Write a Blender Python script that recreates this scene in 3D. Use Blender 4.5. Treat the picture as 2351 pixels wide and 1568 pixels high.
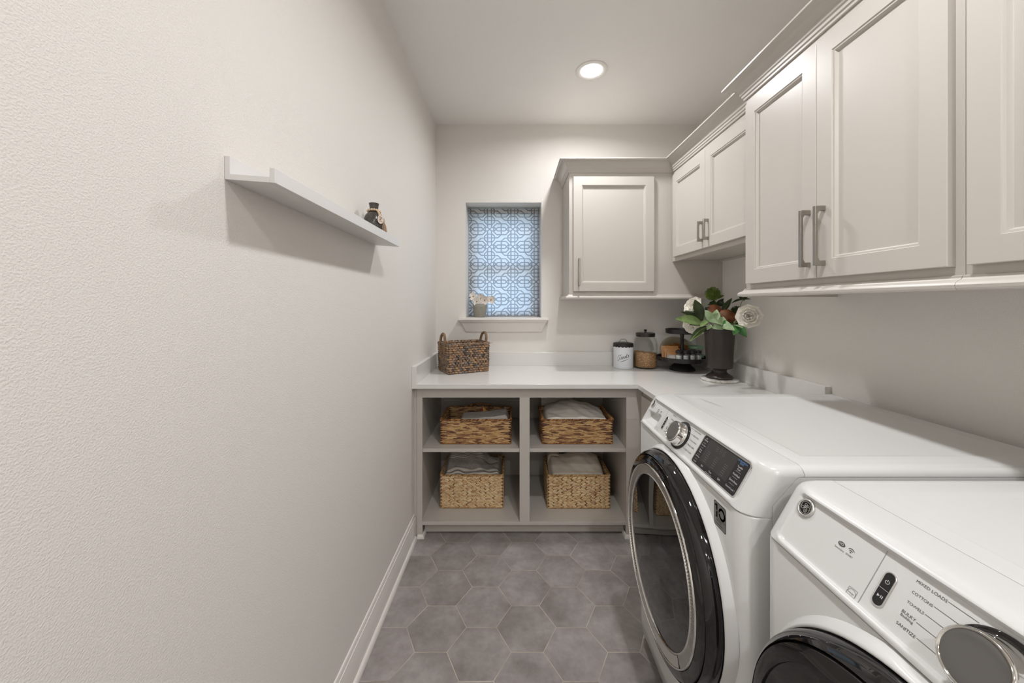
import bpy, bmesh, math, random
from math import sin, cos, pi, radians, sqrt, atan2, hypot
from mathutils import Vector, Matrix

# ------------------------------------------------------------------ scene, camera, light
for o in list(bpy.data.objects):
    bpy.data.objects.remove(o)
SC = bpy.context.scene
COL = SC.collection
random.seed(7)

CAM_H = 1.383
cam_d = bpy.data.cameras.new('camera')
cam_d.sensor_width = 36.0
cam_d.lens = 840.0 / 2351.0 * 36.0
cam_d.shift_x = -(1179.0 - 1175.5) / 2351.0
cam_d.shift_y = -(784.0 - 697.5) / 2351.0
cam_d.clip_start = 0.01
cam = bpy.data.objects.new('camera', cam_d)
cam.location = (0, 0, CAM_H)
cam.rotation_euler = (radians(90), 0, 0)
COL.objects.link(cam)
SC.camera = cam

SC.view_settings.view_transform = 'Standard'
SC.view_settings.look = 'None'
SC.view_settings.gamma = 1.0
SC.view_settings.use_curve_mapping = False
SC.view_settings.exposure = 0.10

W = bpy.data.worlds.new('sky'); SC.world = W
W.use_nodes = True
nt = W.node_tree; nt.nodes.clear()
wo = nt.nodes.new('ShaderNodeOutputWorld'); wb = nt.nodes.new('ShaderNodeBackground')
tc = nt.nodes.new('ShaderNodeTexCoord'); sx = nt.nodes.new('ShaderNodeSeparateXYZ')
mr = nt.nodes.new('ShaderNodeMapRange'); rp = nt.nodes.new('ShaderNodeValToRGB')
mr.inputs['From Min'].default_value = -1; mr.inputs['From Max'].default_value = 1
rp.color_ramp.elements[0].position = 0.30; rp.color_ramp.elements[0].color = (0.22, 0.28, 0.30, 1)
rp.color_ramp.elements[1].position = 0.72; rp.color_ramp.elements[1].color = (0.42, 0.65, 0.94, 1)
e = rp.color_ramp.elements.new(0.50); e.color = (0.58, 0.74, 0.90, 1)
nt.links.new(tc.outputs['Generated'], sx.inputs[0]); nt.links.new(sx.outputs['Z'], mr.inputs['Value'])
nt.links.new(mr.outputs[0], rp.inputs[0]); nt.links.new(rp.outputs[0], wb.inputs['Color'])
wb.inputs['Strength'].default_value = 2.5
nt.links.new(wb.outputs[0], wo.inputs['Surface'])

# room dimensions
XL, XR, YB, YF, ZC = -0.589, 1.390, 2.777, -2.90, 2.745
CAN_POS = [(0.455, 2.136), (0.445, 0.660), (0.445, -0.820), (0.445, -2.150)]  # entries behind the camera are added fill lamps
CAN_POWER = (10.5, 11.5, 13.5, 21.0)
CAN_SPREAD = radians(166)
CAN_COL = (0.965, 0.967, 0.983)

# ------------------------------------------------------------------ colour + materials
def lin(c):
    c = c / 255.0
    return c / 12.92 if c <= 0.04045 else ((c + 0.055) / 1.055) ** 2.4
def S(r, g, b): return (lin(r), lin(g), lin(b), 1.0)

class NT:
    def __init__(s, name):
        s.m = bpy.data.materials.new(name); s.m.use_nodes = True
        s.t = s.m.node_tree; s.b = s.t.nodes['Principled BSDF']
    def n(s, typ, **kw):
        x = s.t.nodes.new(typ)
        for k, v in kw.items(): setattr(x, k, v)
        return x
    def put(s, inp, v):
        if isinstance(v, bpy.types.NodeSocket): s.t.links.new(v, inp)
        else: inp.default_value = v
    def math(s, op, a, b=0.0, c=None):
        x = s.n('ShaderNodeMath', operation=op)
        s.put(x.inputs[0], a); s.put(x.inputs[1], b)
        if c is not None: s.put(x.inputs[2], c)
        return x.outputs[0]
    def mix(s, f, a, b, mode='MIX'):
        x = s.n('ShaderNodeMix', data_type='RGBA', blend_type=mode)
        s.put(x.inputs[0], f); s.put(x.inputs[6], a); s.put(x.inputs[7], b)
        return x.outputs[2]
    def coords(s, kind='Object'):
        return s.n('ShaderNodeTexCoord').outputs[kind]
    def geo(s): return s.n('ShaderNodeNewGeometry')
    def noise(s, scale, detail=3.0, rough=0.5, vec=None, out='Fac'):
        x = s.n('ShaderNodeTexNoise'); x.inputs['Scale'].default_value = scale
        x.inputs['Detail'].default_value = detail; x.inputs['Roughness'].default_value = rough
        s.t.links.new(vec if vec is not None else s.coords(), x.inputs['Vector'])
        return x.outputs[out]
    def ramp(s, f, stops):
        x = s.n('ShaderNodeValToRGB'); cr = x.color_ramp
        while len(cr.elements) < len(stops): cr.elements.new(0.5)
        for e, (p, c) in zip(cr.elements, stops): e.position = p; e.color = c
        s.put(x.inputs[0], f); return x.outputs[0]
    def bump(s, h, strength=0.3, dist=0.002):
        x = s.n('ShaderNodeBump'); x.inputs['Strength'].default_value = strength
        x.inputs['Distance'].default_value = dist
        s.put(x.inputs['Height'], h); s.t.links.new(x.outputs[0], s.b.inputs['Normal'])
    def col(s, v): s.put(s.b.inputs['Base Color'], v)
    def set(s, rough=0.5, metal=0.0, spec=0.5, **kw):
        s.put(s.b.inputs['Roughness'], rough); s.b.inputs['Metallic'].default_value = metal
        s.b.inputs['Specular IOR Level'].default_value = spec
        for k, v in kw.items(): s.b.inputs[k].default_value = v
        return s

M = {}
def simple(name, c, rough=0.5, metal=0.0, spec=0.5, var=0.0, vscale=20, bump=0.0, bscale=200, **kw):
    n = NT(name).set(rough, metal, spec, **kw)
    if var > 0:
        f = n.noise(vscale, 4)
        d = tuple(min(1, x * (1 - var)) for x in c[:3]) + (1,)
        l = tuple(min(1, x * (1 + var)) for x in c[:3]) + (1,)
        n.col(n.ramp(f, [(0.3, d), (0.7, l)]))
    else: n.col(c)
    if bump > 0: n.bump(n.noise(bscale, 3), bump, 0.001)
    M[name] = n.m
    return n

def wall_mat(name, c, bscale, strength, dist):
    n = NT(name).set(0.55, 0, 0.3)
    f = n.noise(1.2, 3)
    n.col(n.ramp(f, [(0.3, tuple(x * 0.985 for x in c[:3]) + (1,)), (0.7, c)]))
    co = n.coords()
    h1 = n.noise(bscale, 2.0, 0.45, co)
    h2 = n.noise(bscale * 2.7, 2.0, 0.5, co)
    hh = n.math('ADD', n.ramp(h1, [(0.38, (0, 0, 0, 1)), (0.66, (1, 1, 1, 1))]), n.math('MULTIPLY', h2, 0.5))
    n.bump(hh, strength, dist)
    M[name] = n.m
wall_mat('wall_paint', S(233, 229, 223), 340, 0.30, 0.0014)
wall_mat('ceiling_paint', S(243, 241, 237), 170, 0.15, 0.0016)
simple('cabinet_paint', S(199, 193, 185), 0.34, 0, 0.5, bump=0.05, bscale=60)
simple('trim_paint', S(234, 229, 223), 0.30, 0, 0.5)
simple('shelf_paint', S(226, 224, 222), 0.38, 0, 0.5)
simple('quartz', S(229, 227, 223), 0.16, 0, 0.5, var=0.015, vscale=260)
simple('enamel', S(217, 216, 214), 0.16, 0, 0.5)
simple('enamel_plastic', S(213, 212, 210), 0.24, 0, 0.5)
simple('seam_gray', S(96, 95, 93), 0.5)
simple('print_gray', S(88, 86, 84), 0.85, 0, 0.12)
simple('print_light', S(214, 212, 210), 0.85, 0, 0.12)
simple('print_pale', S(150, 148, 146), 0.85, 0, 0.12)
simple('print_dim', S(104, 102, 100), 0.85, 0, 0.12)
simple('print_blue', S(110, 150, 200), 0.85, 0, 0.12)
simple('print_dark', S(36, 35, 34), 0.85, 0, 0.12)
simple('gloss_black', S(20, 18, 18), 0.04, 0, 0.6)
simple('door_glass', S(12, 11, 11), 0.015, 0, 0.8)
simple('panel_black', S(40, 39, 39), 0.16, 0, 0.3)
simple('panel_gray', S(54, 53, 52), 0.12, 0, 0.4)
simple('chrome', S(214, 212, 208), 0.07, 1.0)
simple('satin_chrome', S(206, 204, 200), 0.30, 0.75)
simple('nickel', S(168, 162, 155), 0.30, 1.0, bump=0.02, bscale=500)
simple('knob_face', S(92, 89, 86), 0.13, 0, 0.6)
simple('sticker_gray', S(138, 136, 132), 0.45, 0.2)
simple('pocket_gray', S(176, 175, 172), 0.4)
simple('black_metal', S(40, 37, 36), 0.38, 0, 0.4)
simple('bronze_dark', S(44, 36, 33), 0.30, 0.1, 0.5)
simple('urn_brown', S(56, 47, 44), 0.30, 0, 0.5, var=0.08, vscale=9)
simple('ceramic_white', S(232, 235, 240), 0.18)
simple('stone_pot', S(148, 144, 134), 0.55, 0, 0.4, var=0.10, vscale=60)
simple('ceramic_dark', S(72, 68, 62), 0.22, 0, 0.5, var=0.12, vscale=30)
simple('wood_bead', S(212, 186, 156), 0.45, var=0.2, vscale=70)
simple('wood_tag', S(222, 206, 190), 0.5)
simple('tassel_yarn', S(186, 160, 136), 0.8, var=0.2, vscale=120)
simple('stem_green', S(98, 112, 56), 0.5)
simple('cloth_white', S(242, 236, 226), 0.85, 0, 0.2, bump=0.25, bscale=420)
simple('cloth_cream', S(240, 229, 212), 0.85, 0, 0.2, bump=0.25, bscale=420)
simple('cloth_gray', S(182, 176, 168), 0.85, 0, 0.2, var=0.14, vscale=160, bump=0.2, bscale=400)
simple('book_cream', S(226, 218, 205), 0.6)
simple('pouch_gold', S(206, 150, 66), 0.3)
simple('pouch_red', S(120, 42, 24), 0.3)
simple('gray_sock', S(120, 126, 130), 0.8)
simple('outlet_white', S(226, 220, 212), 0.35)
simple('kick_paint', S(176, 166, 154), 0.4)
simple('seal_green', S(140, 184, 150), 0.35)
simple('packet_tan', S(184, 130, 76), 0.45, var=0.08, vscale=40)
simple('packet_gray', S(150, 144, 134), 0.4)
simple('biscuit', S(196, 126, 62), 0.6, var=0.15, vscale=80)
simple('salt_white', S(206, 208, 206), 0.7, var=0.10, vscale=300)
simple('vinyl_white', S(225, 228, 232), 0.35)

def glass_mat(name, c, rough=0.0, mixin=0.72):
    # thin clear ware: mostly see-through, with a glossy skin
    n = NT(name)
    tr = n.n('ShaderNodeBsdfTransparent'); tr.inputs[0].default_value = c
    gl = n.n('ShaderNodeBsdfGlossy'); gl.inputs['Roughness'].default_value = rough
    fr = n.n('ShaderNodeLayerWeight'); fr.inputs['Blend'].default_value = 0.5
    f = n.math('MULTIPLY', n.math('ADD', n.math('POWER', fr.outputs['Facing'], 4.0), 0.035), mixin)
    mx = n.n('ShaderNodeMixShader')
    n.t.links.new(f, mx.inputs[0]); n.t.links.new(tr.outputs[0], mx.inputs[1]); n.t.links.new(gl.outputs[0], mx.inputs[2])
    n.t.links.new(mx.outputs[0], n.t.nodes['Material Output'].inputs['Surface'])
    M[name] = n.m
glass_mat('clear_glass', (0.985, 0.99, 0.985, 1), 0.0, 0.55)
glass_mat('smoky_plastic', (0.88, 0.86, 0.78, 1), 0.05, 0.8)
glass_mat('window_glass', (0.96, 0.98, 1.0, 1))

def fabric_shade(name, c, tl):
    n = NT(name)
    d = n.n('ShaderNodeBsdfDiffuse'); d.inputs[0].default_value = c
    t = n.n('ShaderNodeBsdfTranslucent'); t.inputs[0].default_value = tl
    mx = n.n('ShaderNodeMixShader'); mx.inputs[0].default_value = 0.55
    n.t.links.new(d.outputs[0], mx.inputs[1]); n.t.links.new(t.outputs[0], mx.inputs[2])
    n.t.links.new(mx.outputs[0], n.t.nodes['Material Output'].inputs['Surface'])
    M[name] = n.m
fabric_shade('shade_linen', S(228, 226, 224), (0.86, 0.87, 0.88, 1))
fabric_shade('shade_print', S(128, 118, 110), (0.52, 0.52, 0.53, 1))

def lamp_mat():
    n = NT('lamp_lens').set(0.4)
    n.col((1, 1, 1, 1)); n.b.inputs['Emission Color'].default_value = CAN_COL + (1,)
    n.b.inputs['Emission Strength'].default_value = 12.0
    M['lamp_lens'] = n.m
lamp_mat()
simple('lamp_trim', S(240, 236, 230), 0.35)

def island_mat(name, stops, rough=0.55, bscale=250, bump=0.3, spec=0.4):
    n = NT(name).set(rough, 0, spec)
    g = n.geo().outputs['Random Per Island']
    c = n.ramp(g, stops)
    f = n.noise(90, 3)
    c = n.mix(0.35, c, n.ramp(f, [(0.3, (0.25, 0.25, 0.25, 1)), (0.7, (1, 1, 1, 1))]), 'MULTIPLY')
    n.col(c); n.bump(n.noise(bscale, 2), bump, 0.001)
    M[name] = n.m
island_mat('hyacinth', [(0.0, S(186, 142, 104)), (0.08, S(222, 184, 136)), (0.5, S(236, 204, 156)), (0.85, S(242, 216, 172)), (1.0, S(212, 168, 130))])
island_mat('rattan', [(0.0, S(98, 64, 54)), (0.2, S(140, 96, 68)), (0.42, S(190, 146, 96)), (0.75, S(214, 174, 118)), (1.0, S(224, 188, 136))])
island_mat('banana_leaf', [(0.0, S(84, 74, 68)), (0.2, S(128, 116, 106)), (0.4, S(168, 132, 100)), (0.6, S(132, 110, 92)), (0.8, S(192, 150, 108)), (1.0, S(142, 132, 124))], 0.42, 520, 0.9)
island_mat('rope_tan', [(0.0, S(150, 108, 66)), (0.5, S(200, 156, 104)), (1.0, S(214, 178, 128))])
island_mat('rope_brown', [(0.0, S(96, 56, 38)), (0.5, S(170, 116, 68)), (1.0, S(202, 152, 96))])
simple('liner_tan', S(120, 84, 52), 0.8, var=0.2, vscale=60)
simple('liner_brown', S(64, 38, 28), 0.8, var=0.3, vscale=60)
simple('liner_gray', S(48, 40, 35), 0.8, var=0.2, vscale=60)
simple('seagrass_wrap', S(128, 100, 70), 0.6, var=0.2, vscale=90, bump=0.5, bscale=260)

def leaf_mat(name, c1, c2, rough=0.4, back=None):
    n = NT(name).set(rough, 0, 0.4)
    f = n.noise(28, 3)
    c = n.ramp(f, [(0.3, c1), (0.7, c2)])
    if back is not None:
        c = n.mix(n.geo().outputs['Backfacing'], c, back)
    n.col(c); M[name] = n.m
leaf_mat('magnolia_green', S(38, 46, 26), S(62, 72, 38), 0.35)
leaf_mat('magnolia_light', S(104, 130, 72), S(140, 160, 104), 0.4)
leaf_mat('copper_leaf', S(88, 46, 24), S(134, 82, 40), 0.45)
leaf_mat('pale_leaf', S(134, 160, 118), S(176, 194, 152), 0.5)
leaf_mat('fresh_leaf', S(66, 124, 64), S(110, 160, 100), 0.4)
leaf_mat('dark_leaf', S(36, 48, 26), S(62, 76, 40), 0.4)
leaf_mat('petal_white', S(247, 241, 228), S(253, 249, 240), 0.6)
leaf_mat('petal_small', S(226, 214, 202), S(240, 232, 224), 0.6)
leaf_mat('allium_green', S(84, 108, 40), S(128, 150, 66), 0.5)
leaf_mat('allium_dark', S(52, 66, 34), S(80, 94, 50), 0.5)
simple('flower_eye', S(150, 120, 50), 0.6)

def kibble_mat():
    n = NT('kibble').set(0.6)
    v = n.n('ShaderNodeTexVoronoi'); v.inputs['Scale'].default_value = 380
    n.t.links.new(n.coords(), v.inputs['Vector'])
    sp = n.n('ShaderNodeSeparateColor'); n.t.links.new(v.outputs['Color'], sp.inputs[0])
    n.col(n.ramp(sp.outputs[0], [(0.0, S(112, 70, 38)), (0.3, S(172, 122, 74)), (0.6, S(200, 152, 102)), (0.85, S(230, 196, 150)), (1.0, S(188, 112, 54))]))
    n.bump(v.outputs['Distance'], 0.8, 0.004)
    M['kibble'] = n.m
kibble_mat()

def stripe_cloth():
    n = NT('cloth_striped').set(0.85, 0, 0.2)
    at = n.n('ShaderNodeAttribute'); at.attribute_name = 'weft'
    v = at.outputs['Fac']
    f = n.math('FRACT', n.math('MULTIPLY', v, 22.0))
    thin = n.math('MULTIPLY', n.math('GREATER_THAN', f, 0.62), n.math('GREATER_THAN', v, 0.56))
    one = n.math('MULTIPLY', n.math('GREATER_THAN', v, 0.17), n.math('LESS_THAN', v, 0.25))
    two = n.math('MULTIPLY', n.math('GREATER_THAN', v, 0.06), n.math('LESS_THAN', v, 0.09))
    s = n.math('MAXIMUM', thin, n.math('MAXIMUM', one, two))
    base = n.ramp(n.noise(140, 3), [(0.3, S(146, 139, 134)), (0.7, S(178, 170, 164))])
    n.col(n.mix(s, base, S(236, 228, 214))); n.bump(n.noise(400, 2), 0.2, 0.001)
    M['cloth_striped'] = n.m
stripe_cloth()

def marble():
    n = NT('marble').set(0.2)
    f = n.noise(26, 6, 0.65)
    n.col(n.ramp(f, [(0.42, S(228, 224, 218)), (0.5, S(196, 190, 184)), (0.56, S(232, 229, 224))])); M['marble'] = n.m
marble()

def hex_floor():
    n = NT('hex_tile').set(0.42, 0, 0.45)
    TX, TY, X0, Y0 = 0.3835, 0.2232, 0.0545, 2.0102
    co = n.coords(); sp = n.n('ShaderNodeSeparateXYZ'); n.t.links.new(co, sp.inputs[0])
    x, y = sp.outputs[0], sp.outputs[1]
    def lattice(ox, oy):
        px = n.math('ADD', n.math('DIVIDE', n.math('SUBTRACT', x, ox), TX), 0.5)
        py = n.math('ADD', n.math('DIVIDE', n.math('SUBTRACT', y, oy), TY), 0.5)
        ix, iy = n.math('FLOOR', px), n.math('FLOOR', py)
        ux = n.math('ABSOLUTE', n.math('SUBTRACT', n.math('SUBTRACT', px, ix), 0.5))
        uy = n.math('ABSOLUTE', n.math('SUBTRACT', n.math('SUBTRACT', py, iy), 0.5))
        # apothem 0.5 in y units; x period 3s with s = 1/sqrt(3)
        d = n.math('MAXIMUM', uy, n.math('ADD', n.math('MULTIPLY', ux, 1.5), n.math('MULTIPLY', uy, 0.5)))
        return d, ix, iy
    d1, i1, j1 = lattice(X0, Y0)
    d2, i2, j2 = lattice(X0 + TX / 2, Y0 + TY / 2)
    sel = n.math('LESS_THAN', d1, d2)
    d = n.math('MINIMUM', d1, d2)
    def pick(a, b): return n.math('ADD', n.math('MULTIPLY', sel, a), n.math('MULTIPLY', n.math('SUBTRACT', 1.0, sel), b))
    ii, jj = pick(i1, n.math('ADD', i2, 51.3)), pick(j1, n.math('ADD', j2, 17.7))
    cv = n.n('ShaderNodeCombineXYZ'); n.put(cv.inputs[0], ii); n.put(cv.inputs[1], jj)
    wn = n.n('ShaderNodeTexWhiteNoise'); wn.noise_dimensions = '2D'; n.t.links.new(cv.outputs[0], wn.inputs['Vector'])
    # per-tile shifted mottling
    off = n.n('ShaderNodeVectorMath', operation='SCALE'); n.t.links.new(wn.outputs['Color'], off.inputs[0]); off.inputs['Scale'].default_value = 9.0
    vv = n.n('ShaderNodeVectorMath', operation='ADD'); n.t.links.new(co, vv.inputs[0]); n.t.links.new(off.outputs[0], vv.inputs[1])
    m1 = n.noise(5.5, 5, 0.6, vv.outputs[0]); m2 = n.noise(34, 4, 0.6, vv.outputs[0])
    mm = n.math('ADD', n.math('MULTIPLY', m1, 0.75), n.math('MULTIPLY', m2, 0.25))
    tile = n.ramp(mm, [(0.30, S(124, 117, 113)), (0.5, S(150, 144, 141)), (0.70, S(174, 169, 167))])
    tint = n.ramp(wn.outputs['Value'], [(0.0, (0.90, 0.89, 0.88, 1)), (1.0, (1.06, 1.05, 1.06, 1))])
    tile = n.mix(1.0, tile, tint, 'MULTIPLY')
    g = n.math('GREATER_THAN', d, 0.4945)
    gcol = n.ramp(n.noise(7, 3), [(0.3, S(150, 138, 124)), (0.62, S(200, 190, 176))])
    n.col(n.mix(g, tile, gcol))
    n.put(n.b.inputs['Roughness'], n.ramp(m1, [(0.3, (0.50, 0.50, 0.50, 1)), (0.7, (0.36, 0.36, 0.36, 1))]))
    n.bump(n.math('SUBTRACT', n.math('MULTIPLY', m2, 0.25), g), 0.4, 0.0012)
    M['hex_tile'] = n.m
hex_floor()

# ------------------------------------------------------------------ mesh builder
V3 = Vector
class MB:
    def __init__(s): s.v = []; s.f = []; s.mi = []; s.attr = {}
    def add(s, vs, fs, mi=0):
        b = len(s.v); s.v += [V3(p) for p in vs]
        for f in fs: s.f.append(tuple(i + b for i in f)); s.mi.append(mi)
        return b
    def box(s, x0, x1, y0, y1, z0, z1, mi=0):
        vs = [(x, y, z) for z in (z0, z1) for y in (y0, y1) for x in (x0, x1)]
        return s.add(vs, [(0, 2, 3, 1), (4, 5, 7, 6), (0, 1, 5, 4), (2, 6, 7, 3), (0, 4, 6, 2), (1, 3, 7, 5)], mi)
    def grid(s, P, closed_u=False, closed_v=False, mi=0, flip=False):
        nu, nv = len(P), len(P[0]); vs = [p for r in P for p in r]; fs = []
        for i in range(nu if closed_u else nu - 1):
            for j in range(nv if closed_v else nv - 1):
                a, b = i * nv + j, i * nv + (j + 1) % nv
                c, d = ((i + 1) % nu) * nv + (j + 1) % nv, ((i + 1) % nu) * nv + j
                fs.append((a, d, c, b) if flip else (a, b, c, d))
        return s.add(vs, fs, mi)
    def poly(s, pts, mi=0): s.add(pts, [tuple(range(len(pts)))], mi)
    def prism(s, pts, off, mi=0):
        n = len(pts); off = V3(off); vs = [V3(p) for p in pts] + [V3(p) + off for p in pts]
        fs = [tuple(range(n))[::-1], tuple(range(n, 2 * n))] + [(i, (i + 1) % n, n + (i + 1) % n, n + i) for i in range(n)]
        s.add(vs, fs, mi)
    def lathe(s, prof, seg=32, c=(0, 0, 0), ax='z', mi=0, a0=0.0, a1=2 * pi):
        c = V3(c); full = abs(a1 - a0 - 2 * pi) < 1e-6
        n = seg if full else seg + 1; P = []
        for r, h in prof:
            row = []
            for k in range(n):
                a = a0 + (a1 - a0) * k / seg
                if ax == 'z': p = V3((r * cos(a), r * sin(a), h))
                elif ax == 'x': p = V3((h, r * sin(a), r * cos(a)))
                else: p = V3((r * cos(a), h, r * sin(a)))
                row.append(c + p)
            P.append(row)
        s.grid(P, closed_v=full, mi=mi)
    def tube(s, path, r, seg=8, mi=0, closed=False, caps=True):
        path = [V3(p) for p in path]; n = len(path); rs = r if isinstance(r, (list, tuple)) else [r] * n
        P = []; up = None
        for i, p in enumerate(path):
            if closed: t = path[(i + 1) % n] - path[i - 1]
            else: t = path[min(i + 1, n - 1)] - path[max(i - 1, 0)]
            t = t.normalized() if t.length > 0 else V3((0, 0, 1))
            if up is None:
                up = V3((0, 0, 1)) if abs(t.z) < 0.9 else V3((1, 0, 0))
            up = (up - t * up.dot(t)).normalized(); sd = t.cross(up)
            P.append([p + (up * cos(2 * pi * k / seg) + sd * sin(2 * pi * k / seg)) * rs[i] for k in range(seg)])
        b = s.grid(P, closed_u=closed, closed_v=True, mi=mi)
        if caps and not closed:
            s.f.append(tuple(b + k for k in range(seg))[::-1]); s.mi.append(mi)
            s.f.append(tuple(b + (n - 1) * seg + k for k in range(seg))); s.mi.append(mi)
    def sphere(s, c, r, u=12, v=8, mi=0, sc=(1, 1, 1)):
        c = V3(c); P = []
        for j in range(v + 1):
            th = pi * j / v
            P.append([c + V3((r * sc[0] * sin(th) * cos(2 * pi * k / u), r * sc[1] * sin(th) * sin(2 * pi * k / u), r * sc[2] * cos(th))) for k in range(u)])
        s.grid(P, closed_v=True, mi=mi)
    def xf(s, mat):
        s.v = [mat @ p for p in s.v]; return s
    def join(s, o, mi=None):
        b = len(s.v); s.v += o.v
        for f, m in zip(o.f, o.mi): s.f.append(tuple(i + b for i in f)); s.mi.append(m if mi is None else mi)

def wsum(o):
    v = V3((0, 0, 0))
    while o is not None: v = v + o.location; o = o.parent
    return v

def obj(name, mb, mats, parent=None, local=False, origin=None, smooth=35, bevel=0.0, solid=0.0, merge=True, bseg=2):
    me = bpy.data.meshes.new(name)
    off = V3((0, 0, 0))
    if parent is not None and not local: off = wsum(parent)
    elif origin is not None: off = V3(origin)
    me.from_pydata([p - off for p in mb.v], [], mb.f)
    if not isinstance(mats, (list, tuple)): mats = [mats]
    for m in mats: me.materials.append(M[m])
    me.polygons.foreach_set('material_index', mb.mi)
    for k, vals in mb.attr.items():
        a = me.attributes.new(k, 'FLOAT', 'POINT'); a.data.foreach_set('value', vals)
    bm = bmesh.new(); bm.from_mesh(me)
    if merge: bmesh.ops.remove_doubles(bm, verts=bm.verts, dist=1e-6)
    bmesh.ops.recalc_face_normals(bm, faces=bm.faces)
    if smooth:
        th = radians(smooth)
        for f in bm.faces: f.smooth = True
        for ed in bm.edges:
            if len(ed.link_faces) != 2 or ed.calc_face_angle(0) > th: ed.smooth = False
    bm.to_mesh(me); bm.free()
    o = bpy.data.objects.new(name, me); COL.objects.link(o)
    if parent is not None: o.parent = parent
    elif origin is not None: o.location = V3(origin)
    if bevel > 0:
        b = o.modifiers.new('edge', 'BEVEL'); b.width = bevel; b.segments = bseg; b.limit_method = 'ANGLE'; b.angle_limit = radians(40)
        b.harden_normals = False
    if solid > 0:
        b = o.modifiers.new('thick', 'SOLIDIFY'); b.thickness = solid; b.offset = 0
    return o

def tag(o, label, cat, group=None):
    o['label'] = label; o['category'] = cat
    if group: o['group'] = group
    return o
def thing(name, loc, label, cat, group=None, rotz=0.0):
    o = bpy.data.objects.new(name, None); COL.objects.link(o); o.empty_display_size = 0.05
    o.location = loc; o.rotation_euler = (0, 0, rotz)
    return tag(o, label, cat, group)
def struct(name, mb, mats, **kw):
    o = obj(name, mb, mats, **kw); o['kind'] = 'structure'; return o
def dup(root, loc, rotz=None, label=None, group=None):
    r = root.copy(); COL.objects.link(r); r.location = loc
    if rotz is not None: r.rotation_euler = (0, 0, rotz)
    if label: r['label'] = label
    if group: r['group'] = group
    for ch in list(root.children):
        c = ch.copy(); COL.objects.link(c); c.parent = r
        for g in list(ch.children):
            d = g.copy(); COL.objects.link(d); d.parent = c
    return r

_tc = {}
def text_mb(mb, s, width, org, xa, ya, mi=0, shear=0.0, center=False, height=None, spacing=1.0):
    """flat lettering of the given width, lower left at org, in the plane of xa / ya"""
    cu = bpy.data.curves.new('t', 'FONT'); cu.body = s; cu.shear = shear; cu.size = 1.0; cu.space_character = spacing
    cu.resolution_u = 3
    ob = bpy.data.objects.new('t', cu); COL.objects.link(ob)
    bpy.context.view_layer.update()
    dg = bpy.context.evaluated_depsgraph_get()
    me = bpy.data.meshes.new_from_object(ob.evaluated_get(dg))
    vs = [v.co.copy() for v in me.vertices]; fs = [tuple(p.vertices) for p in me.polygons]
    bpy.data.objects.remove(ob); bpy.data.curves.remove(cu); bpy.data.meshes.remove(me)
    x0 = min(v.x for v in vs); x1 = max(v.x for v in vs)
    k = width / (x1 - x0) if width else height / 0.69
    ky = (height / 0.69) if height else k
    org, xa, ya = V3(org), V3(xa), V3(ya)
    if center: org = org - xa * (k * (x1 - x0) / 2)
    mb.add([org + xa * ((v.x - x0) * k) + ya * (v.y * ky) for v in vs], fs, mi)
    return k * (x1 - x0)

def arc(cx, cy, r, a0, a1, n):
    return [(cx + r * cos(a0 + (a1 - a0) * i / n), cy + r * sin(a0 + (a1 - a0) * i / n)) for i in range(n + 1)]
def rrect(x0, x1, y0, y1, r, n=5):
    return (arc(x1 - r, y0 + r, r, -pi / 2, 0, n) + arc(x1 - r, y1 - r, r, 0, pi / 2, n)
            + arc(x0 + r, y1 - r, r, pi / 2, pi, n) + arc(x0 + r, y0 + r, r, pi, 1.5 * pi, n))

def sweep(path, normals, prof, n0=None, n1=None):
    """mitred moulding: path points (x,y), outward normal per segment, profile (projection, z)"""
    mb = MB(); P = []
    for i, p in enumerate(path):
        a = normals[i - 1] if i > 0 else (n0 or normals[0])
        b = normals[i] if i < len(normals) else (n1 or normals[-1])
        d = a[0] * b[0] + a[1] * b[1]
        m = ((a[0] + b[0]) / (1 + d), (a[1] + b[1]) / (1 + d))
        P.append([V3((p[0] + m[0] * q, p[1] + m[1] * q, z)) for q, z in prof])
    mb.grid(P, closed_v=True)
    n = len(prof); L = len(path)
    mb.f.append(tuple(range(n))); mb.mi.append(0)
    mb.f.append(tuple((L - 1) * n + k for k in range(n))[::-1]); mb.mi.append(0)
    return mb
# ------------------------------------------------------------------ the room shell
WX0, WX1, WZ0, WZ1 = -0.3637, 0.2116, 1.279, 2.1516       # window opening in the back wall
mb = MB(); mb.box(XL - 0.1, XR + 0.1, YF - 0.1, YB + 0.25, -0.08, 0.0); struct('floor', mb, 'hex_tile', smooth=0)
mb = MB(); mb.box(XL - 0.1, XR + 0.1, YF - 0.1, YB + 0.25, ZC, ZC + 0.1); struct('ceiling', mb, 'ceiling_paint', smooth=0)
mb = MB(); mb.box(XL - 0.1, XL, YF - 0.1, YB + 0.25, 0, ZC); struct('wall_left', mb, 'wall_paint', smooth=0)
mb = MB(); mb.box(XR, XR + 0.1, YF - 0.1, YB + 0.25, 0, ZC); struct('wall_right', mb, 'wall_paint', smooth=0)
mb = MB(); mb.box(XL, XR, YF - 0.1, YF, 0, ZC); struct('wall_front', mb, 'wall_paint', smooth=0)
mb = MB()
y0, y1 = YB, YB + 0.25
mb.box(XL, WX0, y0, y1, 0, ZC); mb.box(WX1, XR, y0, y1, 0, ZC)
mb.box(WX0, WX1, y0, y1, 0, WZ0 - 0.02); mb.box(WX0, WX1, y0, y1, WZ1, ZC)
struct('wall_back', mb, 'wall_paint', smooth=0)

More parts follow.
